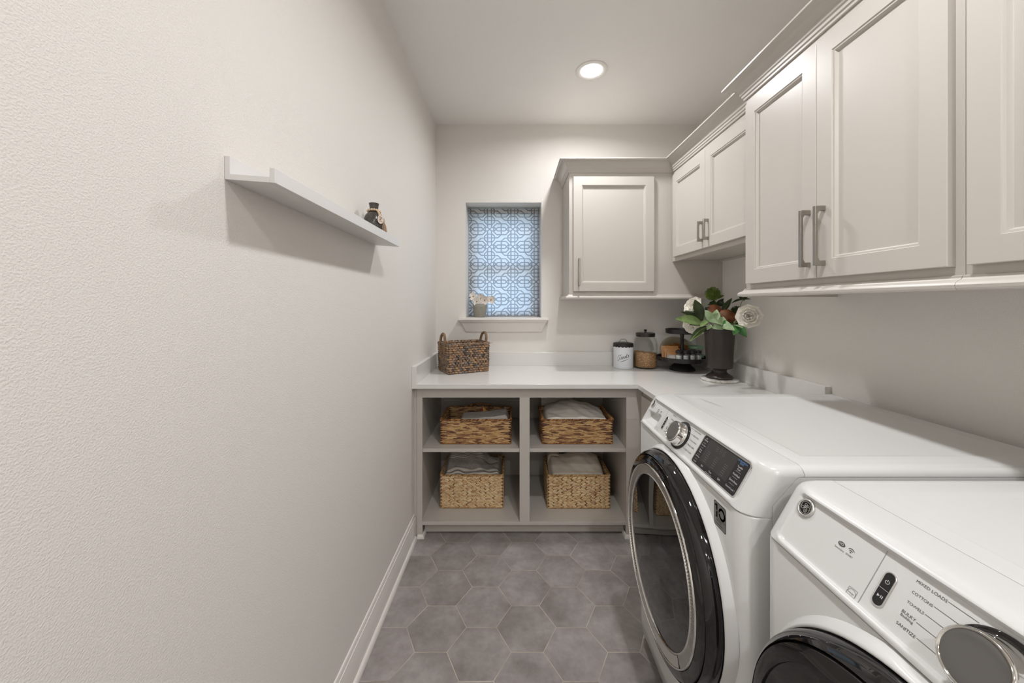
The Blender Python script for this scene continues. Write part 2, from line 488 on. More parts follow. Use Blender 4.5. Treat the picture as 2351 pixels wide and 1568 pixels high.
# window: vinyl frame, two sashes, panes
mb = MB(); yw = 2.972
def frame(mb, x0, x1, z0, z1, ya, yb, w, wb=None):
    wb = wb or w
    mb.box(x0, x0 + w, ya, yb, z0, z1); mb.box(x1 - w, x1, ya, yb, z0, z1)
    mb.box(x0 + w, x1 - w, ya, yb, z0, z0 + wb); mb.box(x0 + w, x1 - w, ya, yb, z1 - w, z1)
frame(mb, WX0, WX1, WZ0 - 0.02, WZ1, yw, yw + 0.05, 0.03)
win = struct('window_1', mb, 'vinyl_white', smooth=0, bevel=0.002)
mb = MB(); frame(mb, WX0 + 0.03, WX1 - 0.03, 1.665, WZ1 - 0.03, yw + 0.028, yw + 0.046, 0.030); us = obj('upper_sash', mb, 'vinyl_white', win, smooth=0)
mb = MB(); frame(mb, WX0 + 0.03, WX1 - 0.03, WZ0 + 0.01, 1.70, yw + 0.006, yw + 0.026, 0.032); ls = obj('lower_sash', mb, 'vinyl_white', win, smooth=0)
mb = MB(); mb.box(WX0 + 0.06, WX1 - 0.06, yw + 0.035, yw + 0.039, 1.695, WZ1 - 0.06); obj('pane', mb, 'window_glass', us, smooth=0)
mb = MB(); mb.box(WX0 + 0.06, WX1 - 0.06, yw + 0.014, yw + 0.018, WZ0 + 0.04, 1.668); obj('pane', mb, 'window_glass', ls, smooth=0)

# window sill with its apron
mb = MB()
mb.prism([(-0.411, 2.712, 1.279), (0.264, 2.712, 1.279), (0.264, 2.777, 1.279), (0.2116, 2.777, 1.279), (0.2116, 2.972, 1.279), (-0.3637, 2.972, 1.279), (-0.3637, 2.777, 1.279), (-0.411, 2.777, 1.279)], (0, 0, -0.020))
sill = struct('trim_1', mb, 'trim_paint', smooth=40, bevel=0.004, bseg=3)
mb = MB()
def ring(x0, x1, yf, z): return [V3((x0, yf, z)), V3((x1, yf, z)), V3((x1, 2.777, z)), V3((x0, 2.777, z))]
R = [ring(-0.400, 0.253, 2.722, 1.259), ring(-0.396, 0.249, 2.726, 1.248), ring(-0.392, 0.245, 2.735, 1.243), ring(-0.388, 0.241, 2.742, 1.236),
     ring(-0.366, 0.219, 2.756, 1.190), ring(-0.359, 0.211, 2.762, 1.172)]
mb.grid(R, closed_v=True); mb.poly(R[0]); mb.poly(R[-1])
obj('apron', mb, 'trim_paint', sill, smooth=25)

# baseboard with shoe moulding, left wall
prof = [(0, 0), (0.012, 0), (0.012, 0.112), (0.0105, 0.116), (0.0105, 0.122), (0.008, 0.124), (0.0065, 0.130), (0.0065, 0.136), (0.004, 0.1405), (0, 0.1417)]
bb = struct('baseboard_left', sweep([(XL, YF), (XL, 2.160)], [(1, 0)], prof), 'trim_paint', smooth=30)
sh = [(0.012, 0)] + [(0.012 + 0.0125 * cos(a), 0.0205 * sin(a)) for a in [i * pi / 16 for i in range(9)]]
obj('shoe_molding', sweep([(XL, YF), (XL, 2.149)], [(1, 0)], sh), 'trim_paint', bb, smooth=30)

# ------------------------------------------------------------------ recessed lights, plus fill lamps added behind the camera
def can(x, y, power, label):
    t = thing('recessed_light', (x, y, ZC), label, 'ceiling light', 'recessed ceiling lights')
    mb = MB(); mb.lathe([(0.092, ZC), (0.092, ZC - 0.004), (0.088, ZC - 0.0065), (0.074, ZC - 0.0075), (0.067, ZC - 0.004), (0.062, ZC - 0.002)], 48, (x, y, 0))
    obj('trim_ring', mb, 'lamp_trim', t)
    mb = MB(); mb.lathe([(0.0625, ZC - 0.0022), (0.04, ZC - 0.0032), (0.0, ZC - 0.0036)], 48, (x, y, 0))
    obj('lens', mb, 'lamp_lens', t)
    ld = bpy.data.lights.new('can_lamp', 'AREA'); ld.shape = 'DISK'; ld.size = 0.128; ld.spread = CAN_SPREAD; ld.energy = power; ld.color = CAN_COL
    lo = bpy.data.objects.new('lamp_glow', ld); COL.objects.link(lo); lo.parent = t; lo.location = (0, 0, -0.010)
can(*CAN_POS[0], CAN_POWER[0], 'lit round recessed ceiling light in front of the back wall cabinet')
can(*CAN_POS[1], CAN_POWER[1], 'round recessed ceiling light above the washer, over the top of the picture')
can(*CAN_POS[2], CAN_POWER[2], 'added fill lamp just behind the camera, built like the recessed lights')  # unseen lamp, added for fill and wall bounce
can(*CAN_POS[3], CAN_POWER[3], 'added fill lamp at the rear of the room, far behind the camera')  # unseen lamp, added for grazing fill from the rear

# ------------------------------------------------------------------ cabinetry
CROWN = [(0, 2.256), (0.003, 2.254), (0.0075, 2.256), (0.008, 2.264), (0.0125, 2.267), (0.0135, 2.276), (0.0185, 2.280)]
for i in range(1, 9):
    a = i / 8 * pi / 2
    CROWN.append((0.0185 + 0.039 * (1 - cos(a)), 2.280 + 0.040 * sin(a)))
CROWN += [(0.0600, 2.3215), (0.0620, 2.325), (0.0686, 2.326), (0.0686, 2.333), (0, 2.333)]
RAIL = [(0, 1.447), (0.004, 1.447), (0.0075, 1.4445), (0.0075, 1.441), (0.0105, 1.437), (0.017, 1.434), (0.022, 1.430), (0.0245, 1.4245), (0.0235, 1.418), (0.019, 1.414), (0.006, 1.4125), (0, 1.4125)]

def door_mb(org, ax, up, out, w, h, stile=0.056, th=0.020):
    """five-piece panelled door: org = lower left corner of its back"""
    mb = MB(); org, ax, up, out = V3(org), V3(ax), V3(up), V3(out)
    def rg(i, d): return [org + ax * i + up * i + out * d, org + ax * (w - i) + up * i + out * d, org + ax * (w - i) + up * (h - i) + out * d, org + ax * i + up * (h - i) + out * d]
    R = [rg(0, 0), rg(0, th - 0.0015), rg(0.0015, th), rg(stile, th), rg(stile + 0.0015, th - 0.0025), rg(stile + 0.0065, th - 0.0040), rg(stile + 0.010, th - 0.0120), rg(stile + 0.0110, th - 0.0130)]
    mb.grid(R, closed_v=True); mb.poly(R[0]); mb.poly(R[-1]); return mb
def pull_mb(org, ax, up, out, L, proj, w=0.012):
    """square bow pull: org = lower end on the door face, centred across w"""
    mb = MB(); org, ax, up, out = V3(org), V3(ax), V3(up), V3(out)
    t = 0.0085; e = 0.016
    o2 = [(0, 0), (0, proj), (L, proj), (L, 0), (L - e, 0), (L - e + 0.001, proj * 0.55), (L - e - 0.010, proj - t), (e + 0.010, proj - t), (e - 0.001, proj * 0.55), (e, 0)]
    p0 = [org - ax * (w / 2) + up * a + out * b for a, b in o2]
    mb.prism(p0, ax * w); return mb
UPV = (0, 0, 1)

# back wall upper cabinet
t = thing('upper_cabinet', (0.88, 2.777, 1.43), 'greige single-door upper cabinet on the back wall beside the window', 'cabinet', 'greige upper wall cabinets')
mb = MB(); mb.box(0.3707, 1.389, 2.4405, 2.777, 1.425, 2.30); mb.box(1.366, 1.389, 2.436, 2.4405, 1.425, 1.663); obj('carcass', mb, 'cabinet_paint', t, smooth=0)
obj('crown_molding', sweep([(0.3707, 2.777), (0.3707, 2.4405), (1.060, 2.4405)], [(-1, 0), (0, -1)], CROWN, n1=(-1, 0)), 'cabinet_paint', t, smooth=28)
obj('light_rail', sweep([(0.3707, 2.777), (0.3707, 2.4405), (1.366, 2.4405)], [(-1, 0), (0, -1)], RAIL), 'cabinet_paint', t, smooth=28)
d = obj('door', door_mb((0.3964, 2.4400, 1.466), (1, 0, 0), UPV, (0, -1, 0), 0.5353, 0.7597), 'cabinet_paint', t, smooth=25)
obj('handle', pull_mb((0.4316, 2.4200, 1.5037), (1, 0, 0), UPV, (0, -1, 0), 0.179, 0.033, 0.010), 'nickel', d, smooth=25, bevel=0.0012)

# right wall upper cabinets
def right_upper(label, xf, y0, y1, zb, doors, hl, hz, rail, far_return, crown_far, proj=0.033):
    t = thing('upper_cabinet', (XR, (y0 + y1) / 2, zb), label, 'cabinet', 'greige upper wall cabinets')
    mb = MB()
    if rail: mb.box(xf, XR - 0.001, y0, y1, 1.425, 2.30)
    else:
        mb.box(xf + 0.02, XR - 0.001, y0, y1, zb + 0.012, 2.30); mb.box(xf, xf + 0.02, y0, y1, zb, 2.30)
        mb.box(XR - 0.022, XR - 0.001, y0, y1, zb - 0.0, zb + 0.012)
    obj('carcass', mb, 'cabinet_paint', t, smooth=0, bevel=0.001)
    if far_return:
        obj('crown_molding', sweep([(XR - 0.001, y1), (xf, y1), (xf, y0)], [(0, 1), (-1, 0)], CROWN), 'cabinet_paint', t, smooth=28)
    else:
        obj('crown_molding', sweep([(xf, y1), (xf, y0)], [(-1, 0)], CROWN, n0=crown_far), 'cabinet_paint', t, smooth=28)
    if rail:
        if far_return: obj('light_rail', sweep([(XR - 0.001, y1), (xf, y1), (xf, y0)], [(0, 1), (-1, 0)], RAIL), 'cabinet_paint', t, smooth=28)
        else: obj('light_rail', sweep([(xf, y1), (xf, y0)], [(-1, 0)], RAIL), 'cabinet_paint', t, smooth=28)
    for ya, yb, hy in doors:
        zd = 1.4668 if rail else 1.688
        d = obj('door', door_mb((xf, yb, zd), (0, -1, 0), UPV, (-1, 0, 0), yb - ya, 2.2215 - zd), 'cabinet_paint', t, smooth=25)
        if hy: obj('handle', pull_mb((xf - 0.020, hy, hz), (0, -1, 0), UPV, (-1, 0, 0), hl, proj, 0.011), 'nickel', d, smooth=25, bevel=0.0012)
    return t
right_upper('short two-door greige upper cabinet over the flower arrangement, with small pulls', 1.060, 1.569, 2.440, 1.663,
            [(1.9885, 2.396, 2.0175), (1.580, 1.9865, 1.9565)], 0.112, 1.726, False, False, (0, -1), 0.027)
right_upper('deeper two-door greige upper cabinet above the washer, with long pulls', 0.998, 0.808, 1.568, 1.4125,
            [(1.1834, 1.544, 1.2095), (0.8252, 1.1814, 1.1514)], 0.188, 1.5035, True, True, None)
right_upper('greige upper cabinet above the dryer, cut off by the right edge of the picture', 0.998, 0.030, 0.807, 1.4125,
            [(0.4200, 0.7910, 0.450), (0.0480, 0.4180, 0.388)], 0.188, 1.5035, True, False, None)

# open base cabinet on the back wall
YC = 2.162
t = thing('base_cabinet', (0.05, YC, 0), 'greige open base cabinet with four basket cubbies under the white countertop', 'cabinet', 'greige base cabinets')
mb = MB()
mb.box(-0.589, -0.5722, YC + 0.004, YC + 0.020, 0, 0.891)                    # scribe filler
mb.box(-0.5710, -0.539, YC, YC + 0.020, 0, 0.891); mb.box(0.036, 0.095, YC, YC + 0.020, 0.096, 0.829)
mb.box(0.667, 0.761, YC, YC + 0.020, 0, 0.891); mb.box(-0.539, 0.667, YC, YC + 0.020, 0.829, 0.891)
mb.box(-0.539, 0.667, YC, YC + 0.020, 0.075, 0.0955)
obj('face_frame', mb, 'cabinet_paint', t, smooth=0, bevel=0.0012)
mb = MB()
mb.box(-0.565, -0.545, YC + 0.02, 2.755, 0.0, 0.8905); mb.box(0.672, 0.692, YC + 0.02, 2.755, 0.0, 0.8905)
mb.box(0.056, 0.075, YC + 0.02, 2.755, 0.0955, 0.8905); mb.box(-0.545, 0.672, 2.757, 2.776, 0.0, 0.8905)
mb.box(-0.545, 0.672, YC + 0.0201, 2.755, 0.075, 0.0955)
obj('carcass', mb, 'cabinet_paint', t, smooth=0)
mb = MB(); mb.box(-0.5445, 0.0555, YC + 0.012, 2.755, 0.502, 0.5227); obj('shelf', mb, 'cabinet_paint', t, smooth=0, bevel=0.0012)
mb = MB(); mb.box(0.0755, 0.6715, YC + 0.012, 2.755, 0.502, 0.5227); obj('shelf', mb, 'cabinet_paint', t, smooth=0, bevel=0.0012)
mb = MB(); mb.box(-0.539, 0.667, 2.226, 2.24, 0, 0.074)
mb.join(sweep([(-0.539, 2.226), (0.667, 2.226)], [(0, -1)], [(0, 0.046), (0.004, 0.046), (0.0065, 0.043), (0.004, 0.040), (0.009, 0.036), (0.011, 0.028), (0.011, 0.004), (0, 0.004)]))
obj('toe_kick', mb, 'cabinet_paint', t, smooth=25)
qr = [(0.0, 0)] + [(0.0125 * cos(a), 0.0205 * sin(a)) for a in [i * pi / 16 for i in range(9)]]
obj('shoe_molding', sweep([(-0.5665, YC), (-0.539, YC), (-0.539, 2.2135)], [(0, -1), (1, 0)], qr), 'trim_paint', t, smooth=30)
obj('shoe_molding', sweep([(0.667, 2.2135), (0.667, YC), (0.761, YC)], [(-1, 0), (0, -1)], qr), 'trim_paint', t, smooth=30)

# return base cabinet, mostly behind the washer
t = thing('base_cabinet', (1.08, 1.88, 0), 'greige base cabinet in the corner, almost hidden behind the washer', 'cabinet', 'greige base cabinets')
mb = MB(); mb.box(0.7612, XR - 0.001, 1.602, 2.1605, 0.09, 0.891); mb.box(0.83, XR - 0.001, 1.602, 2.1605, 0.0, 0.09); obj('carcass', mb, 'cabinet_paint', t, smooth=0, bevel=0.001)
d = obj('door', door_mb((0.7612, 2.125, 0.115), (0, -1, 0), UPV, (-1, 0, 0), 0.485, 0.735), 'cabinet_paint', t, smooth=25)
obj('handle', pull_mb((0.7412, 1.68, 0.62), (0, -1, 0), UPV, (-1, 0, 0), 0.179, 0.033), 'nickel', d, smooth=25, bevel=0.0012)

# countertop
t = thing('countertop', (0.4, 2.40, 0.891), 'white quartz l-shaped countertop with low backsplash running around the corner', 'countertop')
mb = MB(); zt = 0.918
mb.prism([(-0.5885, 2.115, 0.891), (0.7177, 2.115, 0.891), (0.7177, 1.600, 0.891), (1.3895, 1.600, 0.891), (1.3895, 2.7765, 0.891), (-0.5885, 2.7765, 0.891)], (0, 0, 0.027))
obj('slab', mb, 'quartz', t, smooth=0, bevel=0.0015)
mb = MB(); mb.box(-0.5885, -0.5615, 2.1152, 2.7765, zt, 1.020); obj('backsplash', mb, 'quartz', t, smooth=0, bevel=0.0012)
mb = MB(); mb.box(-0.5613, 1.3625, 2.750, 2.7765, zt, 1.020); obj('backsplash', mb, 'quartz', t, smooth=0, bevel=0.0012)
mb = MB(); mb.box(1.3627, 1.3895, 1.6005, 2.7765, zt, 1.020); obj('backsplash', mb, 'quartz', t, smooth=0, bevel=0.0012)

# outlet plate on the right wall behind the urn
t = thing('outlet_plate', (XR, 2.309, 1.051), 'white outlet cover plate on the right wall, mostly hidden behind the dark urn', 'outlet')
mb = MB(); mb.box(XR - 0.006, XR - 0.0002, 2.273, 2.345, 1.051, 1.166); obj('plate', mb, 'outlet_white', t, bevel=0.0025, smooth=40)
for z in (1.083, 1.133):
    mb = MB(); mb.prism([(XR - 0.0075, 2.309 + a, z + b) for a, b in rrect(-0.0165, 0.0165, -0.014, 0.014, 0.006)], (0.003, 0, 0)); obj('socket', mb, 'outlet_white', t)

# ------------------------------------------------------------------ picture ledge
t = thing('picture_ledge', (XL, 1.153, 1.637), 'long white picture ledge shelf on the left wall', 'shelf')
y0, y1 = 0.745, 1.561
def tz(x, z): return z - (x - XL) * 0.075          # the ledge sags a little at its front
def ledge_box(x0, x1, z0, z1):
    mb = MB()
    mb.prism([(x, y0, tz(x, z) ) for x, z in ((x0, z0), (x1, z0), (x1, z1), (x0, z1))], (0, y1 - y0, -0.004)); return mb
obj('back_plate', ledge_box(XL + 0.0005, XL + 0.0115, 1.637, 1.685), 'shelf_paint', t, smooth=0, bevel=0.0008)
obj('board', ledge_box(XL + 0.0116, XL + 0.0915, 1.637, 1.6485), 'shelf_paint', t, smooth=0, bevel=0.0004)
obj('front_lip', ledge_box(XL + 0.0916, XL + 0.1035, 1.637, 1.6675), 'shelf_paint', t, smooth=0, bevel=0.0008)

# ------------------------------------------------------------------ roller shade with lattice print
t = thing('roller_shade', (-0.076, 2.925, 2.125), 'roller shade with gray lattice print drawn down over the window', 'window shade')
FX0, FX1, FZ0, FZ1 = -0.3585, 0.2075, 1.286, 2.118
PX, PZ = 0.187, 0.1409
U = PX / 480.0; UZ = PZ / 362.0
def octo(cx, cz, hw, hh, cut): return [(cx - hw + cut, cz - hh), (cx + hw - cut, cz - hh), (cx + hw, cz - hh + cut), (cx + hw, cz + hh - cut), (cx + hw - cut, cz + hh), (cx - hw + cut, cz + hh), (cx - hw, cz + hh - cut), (cx - hw, cz - hh + cut), (cx - hw + cut, cz - hh)]
X00, Z00 = -0.1925, 1.419           # one crossing node of the print
SEG = []
for i in range(-2, 4):
    for j in range(-2, 7):
        ox, oz = X00 + i * PX, Z00 + j * PZ
        L = []
        for s in (-1, 1):
            L.append([(-s * 40, -34), (-s * 14, -14), (s * 14, 14), (s * 40, 34), (s * 40, 328)])       # twin bars, crossing at the node
            L.append([(-40, s * 34), (-14, s * 14), (14, -s * 14), (40, -s * 34)])
            L.append([(40, s * 36), (100, s * 36), (165, -s * 36), (315, -s * 36), (380, s * 36), (440, s * 36)])
        L.append(octo(0, 181, 102, 80, 44)); L.append([(-102, 181), (102, 181)])
        L.append(octo(240, 0, 152, 112, 56)); L.append([(240, -112), (240, 112)])
        if j % 2 == 0: L += [[(100, 178), (170, 178), (240, 112)], [(380, 184), (310, 184), (240, 250)]]
        else: L += [[(100, 184), (170, 184), (240, 250)], [(380, 178), (310, 178), (240, 112)]]
        for ln in L:
            q = [(ox + a_ * U, oz + b_ * UZ) for a_, b_ in ln]
            SEG += [(p, r) for p, r in zip(q[:-1], q[1:])]
CELL = 0.0016; NXC, NZC = int((FX1 - FX0) / CELL), int((FZ1 - FZ0) / CELL)
PRN = [bytearray(NXC) for _ in range(NZC)]; HW = 0.0043
for (ax_, az_), (bx_, bz_) in SEG:
    dx_, dz_ = bx_ - ax_, bz_ - az_; LL = dx_ * dx_ + dz_ * dz_
    i0, i1 = max(0, int((min(ax_, bx_) - HW - FX0) / CELL)), min(NXC - 1, int((max(ax_, bx_) + HW - FX0) / CELL))
    j0, j1 = max(0, int((min(az_, bz_) - HW - FZ0) / CELL)), min(NZC - 1, int((max(az_, bz_) + HW - FZ0) / CELL))
    for j in range(j0, j1 + 1):
        z = FZ0 + (j + 0.5) * CELL; row = PRN[j]
        for i in range(i0, i1 + 1):
            x = FX0 + (i + 0.5) * CELL
            t_ = max(0.0, min(1.0, ((x - ax_) * dx_ + (z - az_) * dz_) / LL)) if LL > 0 else 0.0
            if (x - ax_ - dx_ * t_) ** 2 + (z - az_ - dz_ * t_) ** 2 < HW * HW: row[i] = 1
mb = MB()
for j in range(NZC):
    i = 0
    while i < NXC:
        k = i
        while k < NXC and PRN[j][k] == PRN[j][i]: k += 1
        x0_, x1_, z0_, z1_ = FX0 + i * CELL, FX0 + k * CELL, FZ0 + j * CELL, FZ0 + (j + 1) * CELL
        mb.add([(x0_, 2.940, z0_), (x1_, 2.940, z0_), (x1_, 2.940, z1_), (x0_, 2.940, z1_)], [(0, 1, 2, 3)], PRN[j][i]); i = k
obj('fabric', mb, ['shade_linen', 'shade_print'], t, smooth=0, merge=False)
mb = MB(); mb.tube([(FX0, 2.925, 2.125), (FX1, 2.925, 2.125)], 0.019, 20)
NR = 24
for k in range(NR):                                                               # the same print on the rolled fabric
    a_, b_ = pi * 0.55 + k * pi * 1.1 / NR, pi * 0.55 + (k + 1) * pi * 1.1 / NR
    j = int(0.62 * NZC) - int(k * 1.75); i = 0
    while i < NXC:
        e_ = i
        while e_ < NXC and PRN[j][e_] == PRN[j][i]: e_ += 1
        if PRN[j][i]: mb.add([(FX0 + q * CELL, 2.925 + 0.0193 * cos(g), 2.125 + 0.0193 * sin(g)) for q, g in ((i, a_), (e_, a_), (e_, b_), (i, b_))], [(0, 1, 2, 3)], 1)
        i = e_
obj('roll', mb, ['shade_linen', 'shade_print'], t, merge=False)
mb = MB(); mb.box(FX0, FX1, 2.936, 2.944, 1.2805, 1.2858); obj('hem_bar', mb, 'nickel', t, smooth=0, bevel=0.001)
# ------------------------------------------------------------------ front-loading machines
NRM = V3((-0.8651, 0, 0.5017)); UPS = V3((0.5017, 0, 0.8651)); TXT = V3((0, -1, 0))
def sstep(a, b, x):
    t = max(0.0, min(1.0, (x - a) / (b - a))); return t * t * (3 - 2 * t)

def ribbon2(mb, pts, w, fr, mi=0, closed=False):
    """flat printed line; fr maps 2-D to 3-D"""
    n = len(pts)
    for i in range(n if closed else n - 1):
        a, b = pts[i], pts[(i + 1) % n]
        dx, dy = b[0] - a[0], b[1] - a[1]; L = hypot(dx, dy)
        if L < 1e-7: continue
        nx, ny = -dy / L * w / 2, dx / L * w / 2; ex, ey = dx / L * w * 0.3, dy / L * w * 0.3
        mb.add([fr(a[0] - ex + nx, a[1] - ey + ny), fr(b[0] + ex + nx, b[1] + ey + ny), fr(b[0] + ex - nx, b[1] + ey - ny), fr(a[0] - ex - nx, a[1] - ey - ny)], [(0, 1, 2, 3)], mi)

def machine(name, x0, yf, yn, label, cat, pocket, pitch_label):
    """x0 = front plane under the control panel; yf / yn = far and near sides"""
    yc = (yf + yn) / 2; dx = x0 - 0.522
    t = thing(name, (x0 + 0.40, yc, 0), label, cat, 'front-loading laundry machines')
    def PT(u, s, d=0.0): return V3((x0 + 0.5017 * s, u, 0.90 + 0.8651 * s)) + NRM * d
    NF, NA = 150, 8
    def plan(xf, xb, z, rc, half=0.351, disp=None):
        rc = min(rc, xb - xf - 0.001, half - 0.01)
        P = [(xb, yc - half)]
        for i in range(NA + 1):
            a = -pi / 2 - (pi / 2) * i / NA
            P.append((xf + rc + rc * cos(a), yc - half + rc + rc * sin(a)))
        ya, yb = yc - half + rc, yc + half - rc
        for i in range(1, NF): P.append((xf, ya + (yb - ya) * i / NF))
        for i in range(NA + 1):
            a = pi - (pi / 2) * i / NA
            P.append((xf + rc + rc * cos(a), yc + half - rc + rc * sin(a)))
        P.append((xb, yc + half))
        return [V3((x, y, z)) for x, y in P]
    # enamelled front panel under the control strip
    mb = MB(); R = []
    for z, ins in ((0.040, 0.012), (0.046, 0.006), (0.10, 0.001), (0.40, 0.0), (0.892, 0.0), (0.8955, 0.002), (0.8965, 0.006)):
        R.append(plan(x0 + ins, x0 + 0.0645, z, 0.036))
    mb.grid(R, closed_v=True); mb.poly(R[0]); mb.poly(R[-1])
    obj('front_panel', mb, 'enamel', t, smooth=40)
    # control fascia: sloped face, rolled top, dished control area
    prof = [(x0 + 0.006, 0.8972), (x0 + 0.0018, 0.8980), (x0 + 0.0004, 0.8994)]
    NS = 44
    prof += [(x0 + 0.058 * i / NS, 0.90 + 0.10 * i / NS) for i in range(NS + 1)]
    prof += [(x0 + 0.0602, 1.0032), (x0 + 0.0640, 1.0058), (x0 + 0.070, 1.0078), (x0 + 0.080, 1.0090), (x0 + 0.098, 1.0097), (x0 + 0.128, 1.010)]
    mb = MB(); R = []
    for k, (xf, z) in enumerate(prof):
        xb = x0 + 0.0645 if z <= 0.923 else (x0 + 0.0645 + (z - 0.923) / 0.066 * 0.058 if z < 0.989 else x0 + 0.1378)
        r = 0.020; q = max(0.0, z - (1.010 - r)); half = 0.351 - r + sqrt(max(0.0, r * r - q * q))
        ring = plan(xf, max(xb, xf + 0.008), z, 0.038, half)
        s = (z - 0.90) / 0.8651
        if 3 <= k < 4 + NS:
            for p in ring[NA + 1:NA + 1 + NF]:
                ua = yn + 0.044; ub = yf - (0.010 if pocket else 0.034); sa, sb = 0.0085, 0.1130
                cx, cy = (ua + ub) / 2, (sa + sb) / 2; hw, hh = (ub - ua) / 2, (sb - sa) / 2; rc = 0.022 if p.y < yc else 0.016
                qx, qy = abs(p.y - cx) - hw + rc, abs(s - cy) - hh + rc
                sd = hypot(max(qx, 0), max(qy, 0)) + min(max(qx, qy), 0) - rc
                dep = 0.0080 * (1 - sstep(-0.0055, 0.0005, sd)) - 0.0035
                if pocket:
                    m = (1 - sstep(0.060, 0.066, s + (1.44 - p.y) * -0.10)) * sstep(1.386, 1.400, p.y) * sstep(0.0, 0.012, s)
                    dep += 0.020 * m * sstep(0.008, 0.050, s)
                rim = min(1.0, (p.y - (yc - half + 0.038)) / 0.012, ((yc + half - 0.038) - p.y) / 0.012) if dep < 0 else 1.0
                p -= NRM * (dep * max(0.0, rim) * (sstep(-0.004, 0.004, s) if dep < 0 else 1.0))
        R.append(ring)
    mb.grid(R, closed_v=True); mb.poly(R[0]); mb.poly(R[-1])
    obj('control_fascia', mb, 'enamel_plastic', t, smooth=50)
    # steel cabinet and lid
    mb = MB(); xr = x0 + 0.800
    mb.prism([(x, yc - 0.3505, z) for x, z in ((x0 + 0.066, 0.035), (xr, 0.035), (xr, 0.9882), (x0 + 0.1245, 0.9882), (x0 + 0.066, 0.9225))], (0, 0.701, 0))
    obj('side_panels', mb, 'enamel', t, smooth=0, bevel=0.0015)
    mb = MB(); R = []
    def lr(z, i, fi, h=0.351): return [V3((x0 + 0.139 + fi, yc - h + i, z)), V3((xr + 0.012 - i, yc - h + i, z)), V3((xr + 0.012 - i, yc + h - i, z)), V3((x0 + 0.139 + fi, yc + h - i, z))]
    for z, i, fi in ((0.989, 0.001, 0), (0.9905, 0, 0), (0.9955, 0.0006, 0), (1.0005, 0.0030, 0), (1.0045, 0.0070, 0), (1.0078, 0.0125, 0), (1.0095, 0.0180, 0.0005), (1.010, 0.0230, 0.001), (1.0102, 0.064, 0.042), (1.0098, 0.066, 0.044), (1.0075, 0.074, 0.052), (1.007, 0.077, 0.055)):
        R.append(lr(z, i, fi))
    mb.grid(R, closed_v=True); mb.poly(R[0]); mb.poly(R[-1]); obj('lid', mb, 'enamel', t, smooth=32)
    for fx in (x0 + 0.10, xr - 0.07):
        for fy in (yn + 0.07, yf - 0.07):
            mb = MB(); mb.lathe([(0.0, 0.0), (0.024, 0.0), (0.024, 0.012), (0.012, 0.014), (0.012, 0.036), (0, 0.036)], 20, (fx, fy, 0)); obj('foot', mb, 'black_metal', t)
    # door
    DC = (0, yc, 0.578)
    mb = MB(); mb.lathe([(0.331, x0 + 0.002), (0.329, x0 - 0.003), (0.325, x0 - 0.011), (0.3205, x0 - 0.0185), (0.3170, x0 - 0.0222), (0.3145, x0 - 0.0217), (0.3135, x0 - 0.015), (0.3135, x0 + 0.004)], 160, DC, 'x')
    for p in mb.v: p.z = min(p.z, 0.8962)
    obj('door_surround', mb, 'enamel', t, smooth=60)
    return t, PT, yc, DC

def on_panel(mb, PT, u, s, d=0.0):
    o = PT(u, s, d); m = Matrix(((TXT.x, UPS.x, NRM.x, o.x), (TXT.y, UPS.y, NRM.y, o.y), (TXT.z, UPS.z, NRM.z, o.z), (0, 0, 0, 1)))
    return mb.xf(m)

def badge(t, PT, u, s, d):
    mb = MB(); mb.lathe([(0.0180, 0), (0.0180, 0.0022), (0.0168, 0.0036), (0.0150, 0.0040), (0.0136, 0.0034), (0.0134, 0.0022)], 40)
    b = obj('badge', on_panel(mb, PT, u, s, d), 'satin_chrome', t, smooth=60)
    mb = MB(); mb.lathe([(0.0134, 0.0026), (0.0, 0.0026)], 40); obj('badge_face', on_panel(mb, PT, u, s, d), 'print_dark', b)
    mb = MB(); k = 0.0125
    fr = lambda a, c: V3((a * k, c * k, 0.0029))
    def spiral(cx, cy, r0, r1, a0, a1, n=18): return [(cx + (r0 + (r1 - r0) * i / n) * cos(radians(a0 + (a1 - a0) * i / n)), cy + (r0 + (r1 - r0) * i / n) * sin(radians(a0 + (a1 - a0) * i / n))) for i in range(n + 1)]
    ribbon2(mb, spiral(0, 0, 0.93, 0.93, 25, 150), 0.07, fr); ribbon2(mb, spiral(0, 0, 0.93, 0.93, 205, 330), 0.07, fr)
    for a in (10, 165, 190, 345): ribbon2(mb, spiral(0, 0, 0.92, 0.74, a - 14, a + 14, 6), 0.09, fr)
    ribbon2(mb, spiral(-0.12, 0.42, 0.10, 0.26, 320, -20) + spiral(-0.44, -0.10, 0.20, 0.24, 60, 400), 0.085, fr)
    ribbon2(mb, [(-0.20, -0.02), (0.02, 0.10), (0.22, 0.32)] + spiral(0.36, 0.36, 0.15, 0.17, 200, -170) + [(0.06, 0.02), (-0.16, -0.20)], 0.085, fr)
    ribbon2(mb, [(0.02, 0.06), (0.30, 0.02), (0.46, -0.18)] + spiral(0.18, -0.42, 0.30, 0.09, 20, -520, 30), 0.085, fr)
    obj('badge_monogram', on_panel(mb, PT, u, s, d), 'satin_chrome', b, smooth=0, merge=False)

